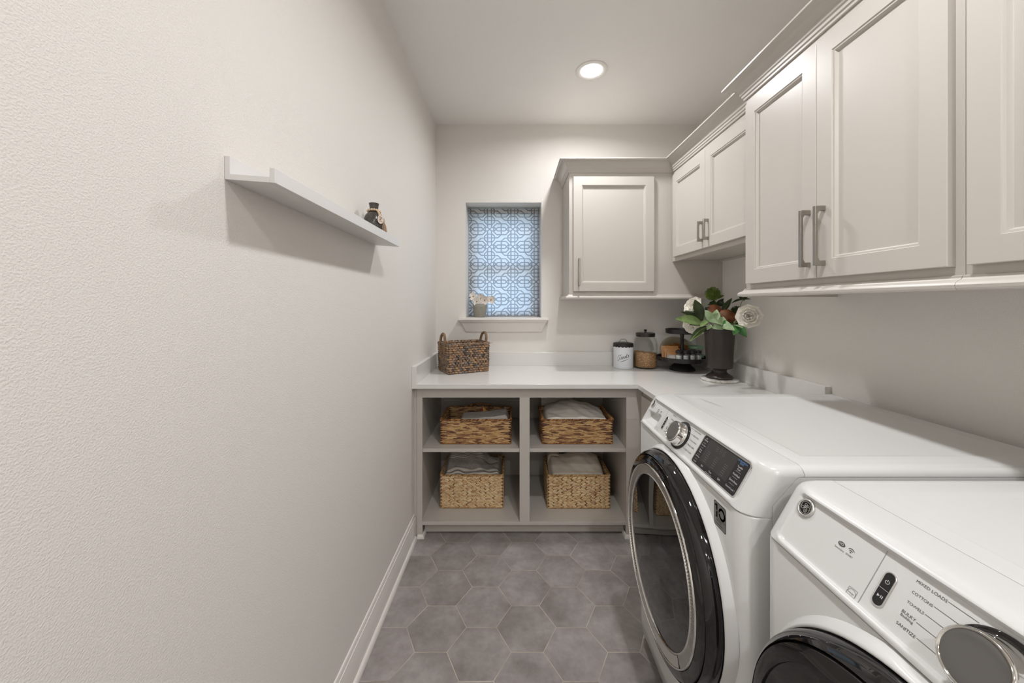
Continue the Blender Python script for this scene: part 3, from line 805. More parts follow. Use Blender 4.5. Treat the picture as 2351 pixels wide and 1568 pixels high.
def pill(t, PT, u, s, hw, hh, d):
    o2 = rrect(-hw, hw, -hh, hh, hw, 8); o1 = rrect(-hw * 0.78, hw * 0.78, -hh + hw * 0.22, hh - hw * 0.22, hw * 0.78, 8); om = rrect(-hw * 0.9, hw * 0.9, -hh + hw * 0.1, hh - hw * 0.1, hw * 0.9, 8)
    mb = MB(); mb.grid([[V3((a, c, z)) for a, c in q] for q, z in ((o2, 0), (o2, 0.0012), (om, 0.0022), (o1, 0.0018))], closed_v=True)
    b = obj('start_button', on_panel(mb, PT, u, s, d), 'satin_chrome', t, smooth=60)
    mb = MB(); mb.poly([V3((a, c, 0.0019)) for a, c in o1]); obj('button_face', on_panel(mb, PT, u, s, d), 'panel_black', b, smooth=0)
    mb = MB(); k = hw
    fr = lambda a, c: V3((a * k, c * k, 0.0021))
    ribbon2(mb, [(-0.76, 0.0), (0.76, 0.0)], 0.05, fr)
    cy = hh / hw * 0.42
    ribbon2(mb, [(0.30 * sin(radians(a)), cy + 0.30 * cos(radians(a))) for a in range(35, 326, 15)], 0.09, fr); ribbon2(mb, [(0, cy + 0.06), (0, cy + 0.36)], 0.10, fr)
    mb.add([fr(-0.40, -cy - 0.24), fr(0.02, -cy), fr(-0.40, -cy + 0.24)], [(0, 1, 2)])
    ribbon2(mb, [(0.18, -cy - 0.20), (0.18, -cy + 0.20)], 0.11, fr); ribbon2(mb, [(0.42, -cy - 0.20), (0.42, -cy + 0.20)], 0.11, fr)
    obj('button_symbols', on_panel(mb, PT, u, s, d), 'print_light', b, smooth=0, merge=False)

def knob(t, PT, u, s, d):
    mb = MB(); mb.lathe([(0.0475, 0), (0.0475, 0.003), (0.0462, 0.0045), (0.0400, 0.0048)], 56)
    k = obj('dial', on_panel(mb, PT, u, s, d), 'gloss_black', t, smooth=50)
    mb = MB(); mb.lathe([(0.0405, 0.002), (0.0405, 0.007), (0.0385, 0.0095), (0.0365, 0.013), (0.0360, 0.029), (0.0350, 0.0325), (0.0335, 0.0338), (0.0318, 0.0330), (0.0312, 0.0316)], 56)
    obj('dial_grip', on_panel(mb, PT, u, s, d), 'chrome', k, smooth=50)
    mb = MB(); mb.lathe([(0.0314, 0.0318), (0.0300, 0.0322), (0.015, 0.0312), (0, 0.0310)], 56); obj('dial_face', on_panel(mb, PT, u, s, d), 'knob_face', k, smooth=50)
    mb = MB(); mb.box(0.0352, 0.0368, -0.0026, 0.0026, 0.012, 0.030); obj('dial_marker', on_panel(mb, PT, u, s, d), 'print_gray', k, smooth=0)

def door(t, x0, DC, vented):
    X = lambda q: x0 - 0.522 + q
    mb = MB()
    mb.lathe([(0.306, X(0.524)), (0.312, X(0.506)), (0.3125, X(0.490)), (0.310, X(0.479)), (0.304, X(0.469)), (0.2985, X(0.4640)), (0.2970, X(0.4655)), (0.2965, X(0.4700)), (0.2955, X(0.4655)), (0.2940, X(0.4610)), (0.284, X(0.4575)), (0.270, X(0.4555)), (0.2690, X(0.470))], 160, DC, 'x')
    d = obj('door', mb, 'gloss_black', t, smooth=40)
    if vented:
        mb = MB(); mb.lathe([(0.2685, X(0.462)), (0.2690, X(0.4535)), (0.2675, X(0.4515)), (0.2645, X(0.4515)), (0.2630, X(0.4535)), (0.2628, X(0.462))], 160, DC, 'x')
        obj('chrome_rim', mb, 'chrome', d, smooth=50)
        mb = MB(); mb.lathe([(0.2385, X(0.464)), (0.2380, X(0.4555)), (0.2365, X(0.4540)), (0.2340, X(0.4545)), (0.2328, X(0.4565)), (0.2325, X(0.466))], 160, DC, 'x')
        obj('chrome_rim', mb, 'chrome', d, smooth=50)
        mb = MB(); mb.lathe([(0.2630, X(0.4605)), (0.2380, X(0.4625))], 160, DC, 'x'); obj('vent_backing', mb, 'print_dark', d)
        mb = MB(); a = -136.0
        while a < 136.0:
            c, s = cos(radians(a)), sin(radians(a)); w = 0.0018
            P = []
            for rr, h in ((0.2375, 0.4557), (0.2635, 0.4545)):
                o = V3((0, DC[1] + rr * s, DC[2] + rr * c)); tg = V3((0, c, -s)) * w
                P.append([o + V3((X(h + 0.005), 0, 0)) - tg, o + V3((X(h), 0, 0)) - tg * 0.7, o + V3((X(h), 0, 0)) + tg * 0.7, o + V3((X(h + 0.005), 0, 0)) + tg])
            mb.grid(P); a += 1.80
        mb.lathe([(0.2630, X(0.4530)), (0.2383, X(0.4555))], 48, DC, 'x', a0=radians(137), a1=radians(223))
        obj('vent_ring', mb, 'satin_chrome', d, smooth=30, merge=False)
        mb = MB(); mb.lathe([(0.2330, X(0.4590)), (0.21, X(0.4575)), (0.15, X(0.4535)), (0.09, X(0.4510)), (0.04, X(0.4500)), (0.0, X(0.4498))], 128, DC, 'x'); obj('door_glass', mb, 'door_glass', d, smooth=60)
        mb = MB(); s = 'ULTRAFRESH VENT SYSTEM'; n = len(s)
        for i, ch in enumerate(s):
            if ch == ' ': continue
            a = radians(13.5 - 27.5 * i / (n - 1)); rr = 0.279
            o = V3((X(0.4562), DC[1] + rr * sin(a), DC[2] + rr * cos(a)))
            text_mb(mb, ch, None, o, V3((0, -cos(a), sin(a))), V3((0, sin(a), cos(a))), height=0.0062, center=True)
        obj('door_lettering', mb, 'print_blue', d, smooth=0, merge=False)
    else:
        mb = MB(); mb.lathe([(0.2695, X(0.4590)), (0.262, X(0.4585)), (0.20, X(0.4560)), (0.15, X(0.4535)), (0.09, X(0.4510)), (0.04, X(0.4500)), (0.0, X(0.4498))], 128, DC, 'x'); obj('door_glass', mb, 'door_glass', d, smooth=60)

def words(par, PT, d, rows, mat):
    for s, ul, ur, t_ in rows:
        mb = MB(); text_mb(mb, s, ul - ur, PT(ul, t_, d), TXT, UPS); obj('printed_word', mb, mat, par, smooth=0, merge=False)
def hline(par, PT, d, ua, ub, s, mat, w=0.0006, s2=None, name='pointer_line'):
    mb = MB(); ribbon2(mb, [(ua, s), (ub, s if s2 is None else s2)], w, lambda a, c: PT(a, c, d)); obj(name, mb, mat, par, smooth=0)

# ---- washer
DEP = -0.0045
t, PT, yc, DC = machine('washing_machine', 0.522, 1.532, 0.830, 'white front-loading washer with chrome vent ring on its black door, beside the counter', 'washer', True, '')
door(t, 0.522, DC, True)
badge(t, PT, 1.4905, 0.0930, DEP + 0.0004)
pill(t, PT, 1.339, 0.0570, 0.0078, 0.0262, DEP)
knob(t, PT, 1.2125, 0.0570, DEP)
d2 = DEP + 0.0004
words(t, PT, d2, [('NORMAL', 1.317, 1.292, 0.0965), ('WHITES', 1.316, 1.294, 0.0800), ('TOWELS', 1.316, 1.293, 0.0635), ('BULKY', 1.316, 1.298, 0.0475), ('Bedding', 1.316, 1.299, 0.0425), ('SANITIZE', 1.316, 1.290, 0.0305),
    ('QUICK WASH', 1.159, 1.121, 0.0950), ('DELICATES', 1.153, 1.120, 0.0790), ('COLD WASH', 1.153, 1.119, 0.0625), ('RINSE & SPIN', 1.156, 1.1165, 0.0460), ('SELF CLEAN', 1.153, 1.117, 0.0290),
    ('SMART', 1.412, 1.395, 0.0690), ('STEAM', 1.436, 1.418, 0.0690)], 'print_gray')
for i, (s, ul) in enumerate(((0.0985, 1.290), (0.0820, 1.292), (0.0655, 1.291), (0.0490, 1.296), (0.0325, 1.288))): hline(t, PT, d2, ul, 1.2125 + sqrt(max(0, 0.0500 ** 2 - (s - 0.057) ** 2)), s, 'print_gray')
for s, ur in ((0.0975, 1.160), (0.0815, 1.154), (0.0650, 1.154), (0.0485, 1.157), (0.0315, 1.154)): hline(t, PT, d2, 1.2125 - sqrt(max(0, 0.0485 ** 2 - (s - 0.057) ** 2)), ur + 0.001, s, 'print_gray')
mb = MB()
for r in (0.003, 0.006, 0.009): ribbon2(mb, [(1.403 + r * sin(radians(a)), 0.076 + r * cos(radians(a))) for a in range(-45, 46, 15)], 0.0010, lambda a, c: PT(a, c, d2))
obj('printed_icon', mb, 'print_gray', t, smooth=0, merge=False); mb = MB()
ribbon2(mb, [(1.427 + 0.005 * cos(radians(a)), 0.080 + 0.004 * sin(radians(a))) for a in range(0, 361, 30)], 0.002, lambda a, c: PT(a, c, d2))
obj('printed_icon', mb, 'print_gray', t, smooth=0, merge=False); mb = MB()
hline(t, PT, d2, 1.3590, 1.3590, 0.009, 'print_pale', 0.0009, 0.111, 'panel_seam')
ribbon2(mb, [(1.380, 0.012), (1.368, 0.012), (1.368, 0.026), (1.380, 0.026), (1.380, 0.012)], 0.0006, lambda a, c: PT(a, c, d2))
obj('printed_icon', mb, 'print_gray', t, smooth=0, merge=False)
# touch display
ua, ub, sa, sb = 0.8895, 1.0985, 0.0175, 0.1060
fr2 = lambda u, s, z: PT(u, s, DEP + z)
o2 = rrect(ua - 0.003, ub + 0.003, sa - 0.003, sb + 0.003, 0.009, 6); om = rrect(ua - 0.0015, ub + 0.0015, sa - 0.0015, sb + 0.0015, 0.008, 6); o1 = rrect(ua, ub, sa, sb, 0.007, 6)
mb = MB(); mb.grid([[fr2(a, c, z) for a, c in q] for q, z in ((o2, 0), (o2, 0.0012), (om, 0.0018), (o1, 0.0012))], closed_v=True)
b = obj('display', mb, 'satin_chrome', t, smooth=50)
mb = MB(); mb.poly([fr2(a, c, 0.0013) for a, c in o1]); obj('display_glass', mb, 'panel_black', b, smooth=0)
mb = MB(); mb.poly([fr2(a, c, 0.0015) for a, c in rrect(0.936, 1.068, 0.034, 0.1035, 0.001, 2)]); obj('display_screen', mb, 'panel_gray', b, smooth=0)
d3 = DEP + 0.0017
words(b, PT, d3, [('My', 1.086, 1.080, 0.0965), ('Settings', 1.092, 1.073, 0.0905), ('Time Saver', 1.093, 1.071, 0.0745), ('Delay', 1.089, 1.077, 0.0590), ('Wash', 1.089, 1.077, 0.0530), ('Add Rinse', 1.093, 1.072, 0.0380), ('Sound', 1.089, 1.076, 0.0220),
    ('Soil', 1.049, 1.040, 0.0240), ('Temp', 1.009, 0.996, 0.0250), ('Spin', 0.966, 0.955, 0.0255),
    ('Tumble', 0.9265, 0.906, 0.0840), ('Care', 0.922, 0.910, 0.0775), ('PreWash', 0.9275, 0.9015, 0.0620), ('Extra Rinse', 0.9290, 0.8975, 0.0455), ('Control Lock *', 0.9305, 0.8940, 0.0275)], 'print_light')
for s in (0.083, 0.068, 0.046, 0.031): hline(b, PT, d3, 1.090, 1.076, s, 'print_light', 0.0004, name='divider')
for s in (0.0735, 0.0570, 0.0395): hline(b, PT, d3, 0.925, 0.904, s, 'print_light', 0.0004, name='divider')
hline(b, PT, d3, 1.022, 0.990, 0.0200, 'print_light', 0.0006, name='divider')
words(b, PT, d3, [('ULTRAFRESH', 0.9355, 0.8985, 0.0985), ('VENT', 0.9245, 0.9085, 0.0930)], 'print_blue')
mb = MB()
for k, u in enumerate((1.022, 1.004, 0.990)):
    w, h = 0.0046, 0.0070
    for zz in ((-w, -h, -w, h), (w, -h, w, h), (-w, h, w, h), (-w, 0, w, 0), (-w, -h, w, -h)):
        ribbon2(mb, [(u - zz[0] * 0.8, 0.090 + zz[1] * 0.85), (u - zz[2] * 0.8, 0.090 + zz[3] * 0.85)], 0.0008, lambda a, c: PT(a, c, d3))
for sx_ in (0.093, 0.087): ribbon2(mb, [(1.0135, sx_), (1.0125, sx_)], 0.001, lambda a, c: PT(a, c, d3))
obj('clock_digits', mb, 'print_dim', b, smooth=0, merge=False)
for u, n in ((1.045, 6), (1.005, 6), (0.962, 6)):
    mb = MB()
    for k in range(n): ribbon2(mb, [(u + 0.006 + 0.001 * (k % 2), 0.040 + 0.006 * k), (u - 0.007, 0.040 + 0.006 * k)], 0.0010, lambda a, c: PT(a, c, d3))
    obj('option_list', mb, 'print_dim', b, smooth=0, merge=False)
# warranty sticker
xs = 0.522 - 0.0006
fs = lambda u, z, d=0.0: V3((xs - d, u, z))
mb = MB(); mb.poly([fs(a, c, 0) for a, c in rrect(0.898, 0.951, 0.8145, 0.8765, 0.005, 4)])
st = obj('warranty_sticker', mb, 'sticker_gray', t, smooth=0)
mb = MB(); f0 = lambda a, c: fs(a, c, 0.0003)
ribbon2(mb, rrect(0.8988, 0.9502, 0.8153, 0.8757, 0.0045, 4), 0.0014, f0, closed=True)
ribbon2(mb, [(0.9455, 0.8660), (0.9395, 0.8665)], 0.0048, f0); ribbon2(mb, [(0.9385, 0.8690), (0.9385, 0.8578)], 0.0070, f0); ribbon2(mb, [(0.9385, 0.8492), (0.9385, 0.8392)], 0.0070, f0)
ribbon2(mb, [(0.9155 + 0.0118 * cos(radians(a)), 0.8535 + 0.0125 * sin(radians(a))) for a in list(range(-160, 161, 10))[0:]] , 0.0056, lambda a, c: f0(2 * 0.9155 - a, c))
text_mb(mb, 'YEAR', 0.0165, fs(0.9425, 0.8520, 0.0003), TXT, (0, 0, 1)); ribbon2(mb, [(0.948, 0.8365), (0.901, 0.8365)], 0.0008, f0)
text_mb(mb, 'LIMITED', 0.024, fs(0.9405, 0.8285, 0.0003), TXT, (0, 0, 1)); text_mb(mb, 'WARRANTY', 0.034, fs(0.9445, 0.8205, 0.0003), TXT, (0, 0, 1))
obj('sticker_print', mb, 'print_dark', st, smooth=0, merge=False)
mb = MB()
for k in range(4): ribbon2(mb, [(0.738 + 0.006 * k, 1.462 - 0.02 * k), (0.742 + 0.006 * k, 1.375 - 0.018 * k)], 0.0007, lambda a, c: V3((a, c, 1.0073)))
obj('lid_print', mb, 'print_pale', t, smooth=0, merge=False)

# ---- dryer
t, PT, yc, DC = machine('dryer', 0.535, 0.788, 0.086, 'white front-loading dryer in the lower right corner, nearer than the washer', 'dryer', False, '')
door(t, 0.535, DC, False)
badge(t, PT, 0.7290, 0.0900, DEP + 0.0004)
pill(t, PT, 0.5590, 0.0560, 0.0092, 0.0285, DEP)
knob(t, PT, 0.4300, 0.0570, DEP)
words(t, PT, d2, [('MIXED LOADS', 0.532, 0.4945, 0.0935), ('COTTONS', 0.5305, 0.5045, 0.0770), ('TOWELS', 0.5300, 0.5085, 0.0612), ('BULKY', 0.5297, 0.5120, 0.0460), ('Bedding', 0.5292, 0.5130, 0.0410), ('SANITIZE', 0.5288, 0.5040, 0.0275),
    ('TIMED DRY', 0.3780, 0.3450, 0.0950), ('DELICATES', 0.3720, 0.3390, 0.0790), ('SPEED DRY', 0.3720, 0.3380, 0.0625),
    ('SMART', 0.6292, 0.6165, 0.0638), ('SensorDry', 0.6505, 0.6325, 0.0635)], 'print_gray')
for s, ul in ((0.0960, 0.4935), (0.0795, 0.5030), (0.0635, 0.5070), (0.0470, 0.5105), (0.0300, 0.5025)): hline(t, PT, d2, ul, 0.4300 + sqrt(max(0, 0.0500 ** 2 - (s - 0.057) ** 2)), s, 'print_gray')
for s, ur in ((0.0975, 0.379), (0.0815, 0.373), (0.0650, 0.373)): hline(t, PT, d2, 0.4300 - sqrt(max(0, 0.0485 ** 2 - (s - 0.057) ** 2)), ur + 0.001, s, 'print_gray')
fp = lambda a, c: PT(a, c, d2)
mb = MB()
for r in (0.0035, 0.0065): ribbon2(mb, [(0.6235 + r * sin(radians(a)), 0.0705 + r * cos(radians(a))) for a in range(-48, 49, 12)], 0.0011, fp)
ribbon2(mb, [(0.6243, 0.0708), (0.6227, 0.0708)], 0.0016, fp)
obj('printed_icon', mb, 'print_gray', t, smooth=0, merge=False); mb = MB()
mb.poly([fp(0.6415 + 0.0066 * cos(radians(a)), 0.0738 + 0.0040 * sin(radians(a))) for a in range(0, 360, 15)])
ic = obj('printed_icon', mb, 'print_gray', t, smooth=0, merge=False); mb = MB()
hline(t, PT, d2, 0.5795, 0.5795, 0.004, 'print_pale', 0.0009, 0.1125, 'panel_seam')
for q in (((0.6005, 0.009), (0.6005, 0.026), (0.5865, 0.026), (0.5865, 0.009), (0.6005, 0.009)), ((0.6005, 0.0145), (0.5865, 0.0145)), ((0.6005, 0.0115), (0.5865, 0.0115))): ribbon2(mb, q, 0.0004, fp)
ribbon2(mb, [(0.5935 + 0.007 * cos(radians(a)), 0.0155 + 0.0092 * sin(radians(a))) for a in range(0, 181, 15)], 0.0004, fp)
text_mb(mb, 'energy', 0.0095, PT(0.5985, 0.0172, d2), TXT, UPS, shear=0.3)
obj('printed_icon', mb, 'print_gray', t, smooth=0, merge=False)
mb = MB(); text_mb(mb, 'HO', 0.0080, PT(0.6455, 0.0722, d2 + 0.0003), TXT, UPS); obj('printed_word', mb, 'print_light', ic, smooth=0, merge=False)
# ------------------------------------------------------------------ woven baskets
def leafpiece(mb, c, a, b, n, L, H, D, mi=0, sharp=0.12):
    """one lens-shaped strand: centre, length axis, width axis, outward normal"""
    P = []
    for q, w in ((-1, sharp), (-0.55, 0.80), (0, 1.0), (0.55, 0.80), (1, sharp)):
        row = []
        for r, h in ((-1, 0), (-0.5, 0.85), (0.5, 0.85), (1, 0)):
            row.append(c + a * (q * L / 2) + b * (r * w * H / 2) + n * (h * D * (1 if abs(q) < 0.9 else 0.25)))
        P.append(row)
    mb.grid(P, mi=mi)

def weave_side(mb, A, B, C, Dd, nrm, rows, plen, tilt, depth, style, rng, over=1.25, ovh=1.35, jit=0.15):
    """fill the quad A(bl) B(br) C(tr) Dd(tl) with strands"""
    A, B, C, Dd = V3(A), V3(B), V3(C), V3(Dd); n = V3(nrm).normalized()
    H = ((Dd - A).length + (C - B).length) / 2; rh = H / rows
    for r in range(rows):
        f = (r + 0.5) / rows; l = A.lerp(Dd, f); rr = B.lerp(C, f); W_ = (rr - l).length
        k = max(2, int(round(W_ / plen))); ax = (rr - l).normalized(); up = n.cross(ax).normalized()
        if up.z < 0: up = -up
        for i in range(k + (1 if style != 'chain' and r % 2 else 0)):
            sh = 0.5 if (style == 'chain' or r % 2 == 0) else 0.0
            x = (i + sh) / k + (rng.uniform(-jit, jit) / k if 0 < i < k - 1 else 0)
            mg = 0.47 * over * plen / W_; x = min(max(x, mg), 1 - mg)
            a = tilt * (1 if r % 2 == 0 else -1) + rng.uniform(-4, 4)
            if style == 'wild': a = rng.uniform(-1, 1) * tilt
            if style == 'mixed': a = rng.uniform(-6, 6) if (r < 3 or r >= rows - 5) else rng.choice((-35, 0, 0, 90, 35)) + rng.uniform(-8, 8)
            ca, sa = cos(radians(a)), sin(radians(a)); aa = ax * ca + up * sa; bb = up * ca - ax * sa
            lf = over * rng.uniform(0.9, 1.1)
            leafpiece(mb, l.lerp(rr, x) + n * (rng.uniform(-0.15, 0.15) * depth), aa, bb, n, plen * lf, rh * ovh, depth * rng.uniform(0.85, 1.15), 0, 0.35 if style in ('mixed',) else 0.12)

def rope(mb, path, r, pitch, seg=6, closed=True):
    """two-strand twisted cord"""
    path = [V3(p) for p in path]
    if closed: path = path + [path[0]]
    L = [0.0]
    for a, b in zip(path[:-1], path[1:]): L.append(L[-1] + (b - a).length)
    tot = L[-1]; n = max(8, int(tot / pitch * 8)); pts = []
    for i in range(n + 1):
        s = tot * i / n; k = 0
        while k < len(L) - 2 and L[k + 1] < s: k += 1
        f = (s - L[k]) / max(1e-9, L[k + 1] - L[k]); pts.append((path[k].lerp(path[k + 1], f), (path[k + 1] - path[k]).normalized(), s))
    for ph in (0, pi):
        q = []
        for p, tg, s in pts:
            u = tg.cross(V3((0, 0, 1)));
            if u.length < 0.1: u = V3((1, 0, 0))
            u.normalize(); w = u.cross(tg); a = 2 * pi * s / pitch + ph
            q.append(p + (u * cos(a) + w * sin(a)) * r * 0.5)
        # short separate lengths so that each strand piece can vary in colour
        st = 6
        for i in range(0, len(q) - 1, st): mb.tube(q[i:i + st + 1], r * 0.62, seg)

def basket(name, loc, w, d, h, mats, label, rows, plen, tilt, depth, style, seed, rotz=0.0, flare=0.0, cat='basket', group=None, rim=True, over=1.25, ovh=1.35, rr=0.006):
    rng = random.Random(seed)
    t = thing(name, loc, label, cat, group, rotz)
    mat, liner, rimm = mats
    th = 0.006; x, y = w / 2 - depth, d / 2 - depth; X, Y = x + flare, y + flare
    mb = MB()
    bo = [V3((-x, -y, 0.001)), V3((x, -y, 0.001)), V3((x, y, 0.001)), V3((-x, y, 0.001))]; to = [V3((-X, -Y, h)), V3((X, -Y, h)), V3((X, Y, h)), V3((-X, Y, h))]
    ti = [V3((-X + th, -Y + th, h)), V3((X - th, -Y + th, h)), V3((X - th, Y - th, h)), V3((-X + th, Y - th, h))]; bi = [V3((-x + th, -y + th, 0.008)), V3((x - th, -y + th, 0.008)), V3((x - th, y - th, 0.008)), V3((-x + th, y - th, 0.008))]
    mb.grid([bo, to, ti, bi], closed_v=True); mb.poly(bo); mb.poly(bi)
    obj('liner', mb, liner, t, local=True, smooth=0)
    mb = MB()
    for i in range(4):
        A, B, C, D_ = bo[i], bo[(i + 1) % 4], to[(i + 1) % 4], to[i]
        n = (B - A).cross(D_ - A).normalized()
        weave_side(mb, A, B, C, D_, n, rows, plen, tilt, depth, style, rng, over, ovh)
    for i in (1, 2, 3):                                              # inner faces seen over the front rim
        A, B, C, D_ = bi[(i + 1) % 4], bi[i], ti[i], ti[(i + 1) % 4]
        n = (B - A).cross(D_ - A).normalized()
        weave_side(mb, A, B, C, D_, n, rows, plen, tilt, depth * 0.5, style, rng, over, ovh)
    obj('woven_body', mb, mat, t, local=True, smooth=60, merge=False)
    if rim:
        mb = MB(); rope(mb, [V3((a, b, h + 0.001)) for a, b in rrect(-X - depth * 0.3, X + depth * 0.3, -Y - depth * 0.3, Y + depth * 0.3, 0.014, 4)], rr, rr * 4.2); obj('rim', mb, rimm, t, local=True, smooth=60, merge=False)
        mb = MB(); rope(mb, [V3((a, b, 0.0052)) for a, b in rrect(-x - depth * 0.5, x + depth * 0.5, -y - depth * 0.5, y + depth * 0.5, 0.012, 4)], 0.0042, 0.018); obj('base_trim', mb, rimm, t, local=True, smooth=60, merge=False)
    return t, X, Y

HY = ('hyacinth', 'liner_tan', 'rope_tan'); RT = ('rattan', 'liner_brown', 'rope_brown')
ZU, ZL = 0.5230, 0.0958
GB = 'woven storage baskets in the cubbies'
t, _, _ = basket('storage_basket', (-0.2333, 2.385, ZU), 0.4387, 0.292, 0.147, RT, 'low brown rattan basket in the upper left cubby holding a gray cloth', 20, 0.040, 6, 0.0045, 'run', 11, group=GB, over=1.35, ovh=1.5)
mb = MB(); rope(mb, [V3((-0.085 + 0.17 * i / 10, 0.139, 0.150 + 0.020 * sin(pi * i / 10) ** 0.6)) for i in range(11)], 0.006, 0.026, closed=False); obj('handle', mb, 'rope_brown', t, local=True, smooth=60, merge=False)
t, _, _ = basket('storage_basket', (0.3926, 2.386, ZU), 0.4390, 0.292, 0.147, RT, 'low brown rattan basket in the upper right cubby heaped with white linen', 20, 0.040, 6, 0.0045, 'run', 12, group=GB, over=1.35, ovh=1.5)
for s in (-1, 1):
    mb = MB()
    for y0_, y1_ in ((-0.140, -0.055), (0.055, 0.140)): mb.tube([(s * 0.2135, y0_ + (y1_ - y0_) * i / 6, 0.151) for i in range(7)], 0.0095, 12)
    mb.tube([(s * 0.2135, -0.055, 0.150), (s * 0.2135, 0.055, 0.150)], 0.0070, 10)
    obj('handle', mb, 'rope_brown', t, local=True, smooth=60, merge=False)
basket('storage_basket', (-0.2644, 2.450, ZL), 0.4028, 0.297, 0.206, HY, 'tan water hyacinth basket in the lower left cubby under a striped gray towel', 20, 0.029, 18, 0.0050, 'chain', 13, group=GB, over=1.28, ovh=1.42)
basket('storage_basket', (0.4112, 2.446, ZL), 0.3997, 0.297, 0.206, HY, 'tan water hyacinth basket in the lower right cubby filled with folded cream towels', 20, 0.029, 18, 0.0050, 'chain', 14, group=GB, over=1.28, ovh=1.42)
t, X_, Y_ = basket('handled_basket', (-0.3500, 2.5580, 0.9185), 0.300, 0.236, 0.196, ('banana_leaf', 'liner_gray', 'rope_brown'), 'chunky dark brown woven basket with two loop handles at the left end of the countertop', 13, 0.0225, 0, 0.0085, 'mixed', 15, rotz=radians(28), flare=0.004, cat='basket', rim=False, over=1.12, ovh=1.22)
mb = MB(); rng = random.Random(5); pr = rrect(-X_ - 0.003, X_ + 0.003, -Y_ - 0.003, Y_ + 0.003, 0.015, 4)
rope(mb, [V3((a, b, 0.196)) for a, b in pr], 0.0055, 0.030); obj('rim', mb, 'banana_leaf', t, local=True, smooth=60, merge=False)
for s in (-1, 1):
    mb = MB(); pts = []
    for i in range(17):
        a = pi * i / 16
        pts.append((s * (X_ + 0.004 + (0.010 * sin(a) if s > 0 else -0.004 * sin(a))), -0.050 * cos(a), 0.196 + 0.064 * sin(a) ** 0.8))
    pts = [(s * (X_ + 0.0075), -0.050, 0.130), (s * (X_ + 0.0075), -0.051, 0.165)] + pts + [(s * (X_ + 0.0075), 0.051, 0.165), (s * (X_ + 0.0075), 0.050, 0.130)]
    mb.tube(pts, 0.0090, 12); obj('handle', mb, 'seagrass_wrap', t, local=True, smooth=60)
mb = MB(); bx, by = X_, -Y_
for q in (((0, 0, 0), (0.012, -0.004, 0.003), (0.024, -0.004, -0.002), (0.036, -0.008, 0.004)), ((0, 0, 0), (0.010, 0.002, -0.004), (0.022, -0.002, -0.006))):
    mb.tube([(bx + a * 0.8, by + b + 0.01, 0.194 + c) for a, b, c in q], 0.0009, 5)
obj('loose_strand', mb, 'seagrass_wrap', t, local=True)

# ------------------------------------------------------------------ cloth and things in the baskets
def cloth(name, mat, label, cat, x0, x1, y0, y1, zf, nx=44, ny=34, group=None, weft=False, thick=0.003, skirt=0.05):
    """draped textile: height field zf(u, v) with turned-down edges"""
    mb = MB(); P = []; vals = []
    for j in range(ny + 1):
        row = []
        for i in range(nx + 1):
            u, v = i / nx, j / ny
            e = min(u, 1 - u, v, 1 - v)
            row.append(V3((x0 + (x1 - x0) * u, y0 + (y1 - y0) * v, zf(u, v) - skirt * (1 - sstep(0.0, 0.07, e)))))
            vals.append(v)
        P.append(row)
    mb.grid(P)
    if weft: mb.attr['weft'] = vals
    o = obj(name, mb, mat, origin=((x0 + x1) / 2, (y0 + y1) / 2, min(p.z for p in mb.v)), smooth=80, merge=False, solid=thick)
    return tag(o, label, cat, group)
n_ = lambda x, y, s=0: sin(x * 7.1 + s) * cos(y * 5.3 - s * 2) * 0.5 + sin(x * 13.7 + y * 9.2 + s * 3) * 0.3 + sin(y * 21 + x * 4 + s) * 0.12
# gray cloth in the upper left basket
cloth('gray_cloth', 'cloth_gray', 'gray cloth with a frayed corner lying in the upper left rattan basket', 'cloth', -0.345, -0.028, 2.262, 2.40,
      lambda u, v: ZU + 0.142 + 0.030 * u * u + 0.010 * v + 0.003 * n_(u * 2, v * 2, 1), 40, 24)
pk = thing('snack_pouch', (-0.22, 2.37, ZU + 0.02), 'shiny red and gold packet poking up behind the gray cloth', 'packet')
mb = MB(); a = V3((-0.232, 2.375, ZU + 0.128)); tip = V3((-0.203, 2.395, ZU + 0.190)); r_ = V3((-0.150, 2.395, ZU + 0.128)); m_ = V3((-0.195, 2.39, ZU + 0.128))
for q, mi in (((a, m_, tip), 0), ((m_, r_, tip), 1)): mb.prism([V3(z_) for z_ in q], (0.002, 0.010, 0.001), mi)
low = V3((0, 0.004, -0.10))
for q, mi in (((a, m_), 0), ((m_, r_), 1)): mb.prism([q[0] + low, q[1] + low, q[1], q[0]], (0.002, 0.010, 0.001), mi)
obj('pouch', mb, ['pouch_red', 'pouch_gold'], pk, smooth=0, bevel=0.001)
# white linen in the upper right basket
def zwl(u, v):
    m = sin(pi * min(1, max(0, u * 0.96 + 0.03))) ** 0.55
    return ZU + 0.143 + (0.062 * (0.45 + 0.55 * sin(pi * (u * 0.85 + 0.12)))) * sstep(0.0, 0.85, v + 0.10) * m + 0.006 * n_(u * 2.2, v * 2.0, 2)
cloth('white_linen', 'cloth_white', 'rumpled white linen heaped in the upper right rattan basket', 'linen', 0.186, 0.600, 2.254, 2.505, zwl, 56, 36)
t = thing('storage_box', (0.30, 2.65, ZU), 'flat cream box standing behind the upper right rattan basket', 'box')
mb = MB(); mb.box(0.196, 0.420, 2.600, 2.640, ZU + 0.0005, ZU + 0.218); obj('case', mb, 'book_cream', t, smooth=0, bevel=0.003)
mb = MB(); mb.box(0.194, 0.422, 2.598, 2.642, ZU + 0.190, ZU + 0.220); obj('lid', mb, 'book_cream', t, smooth=0, bevel=0.003)
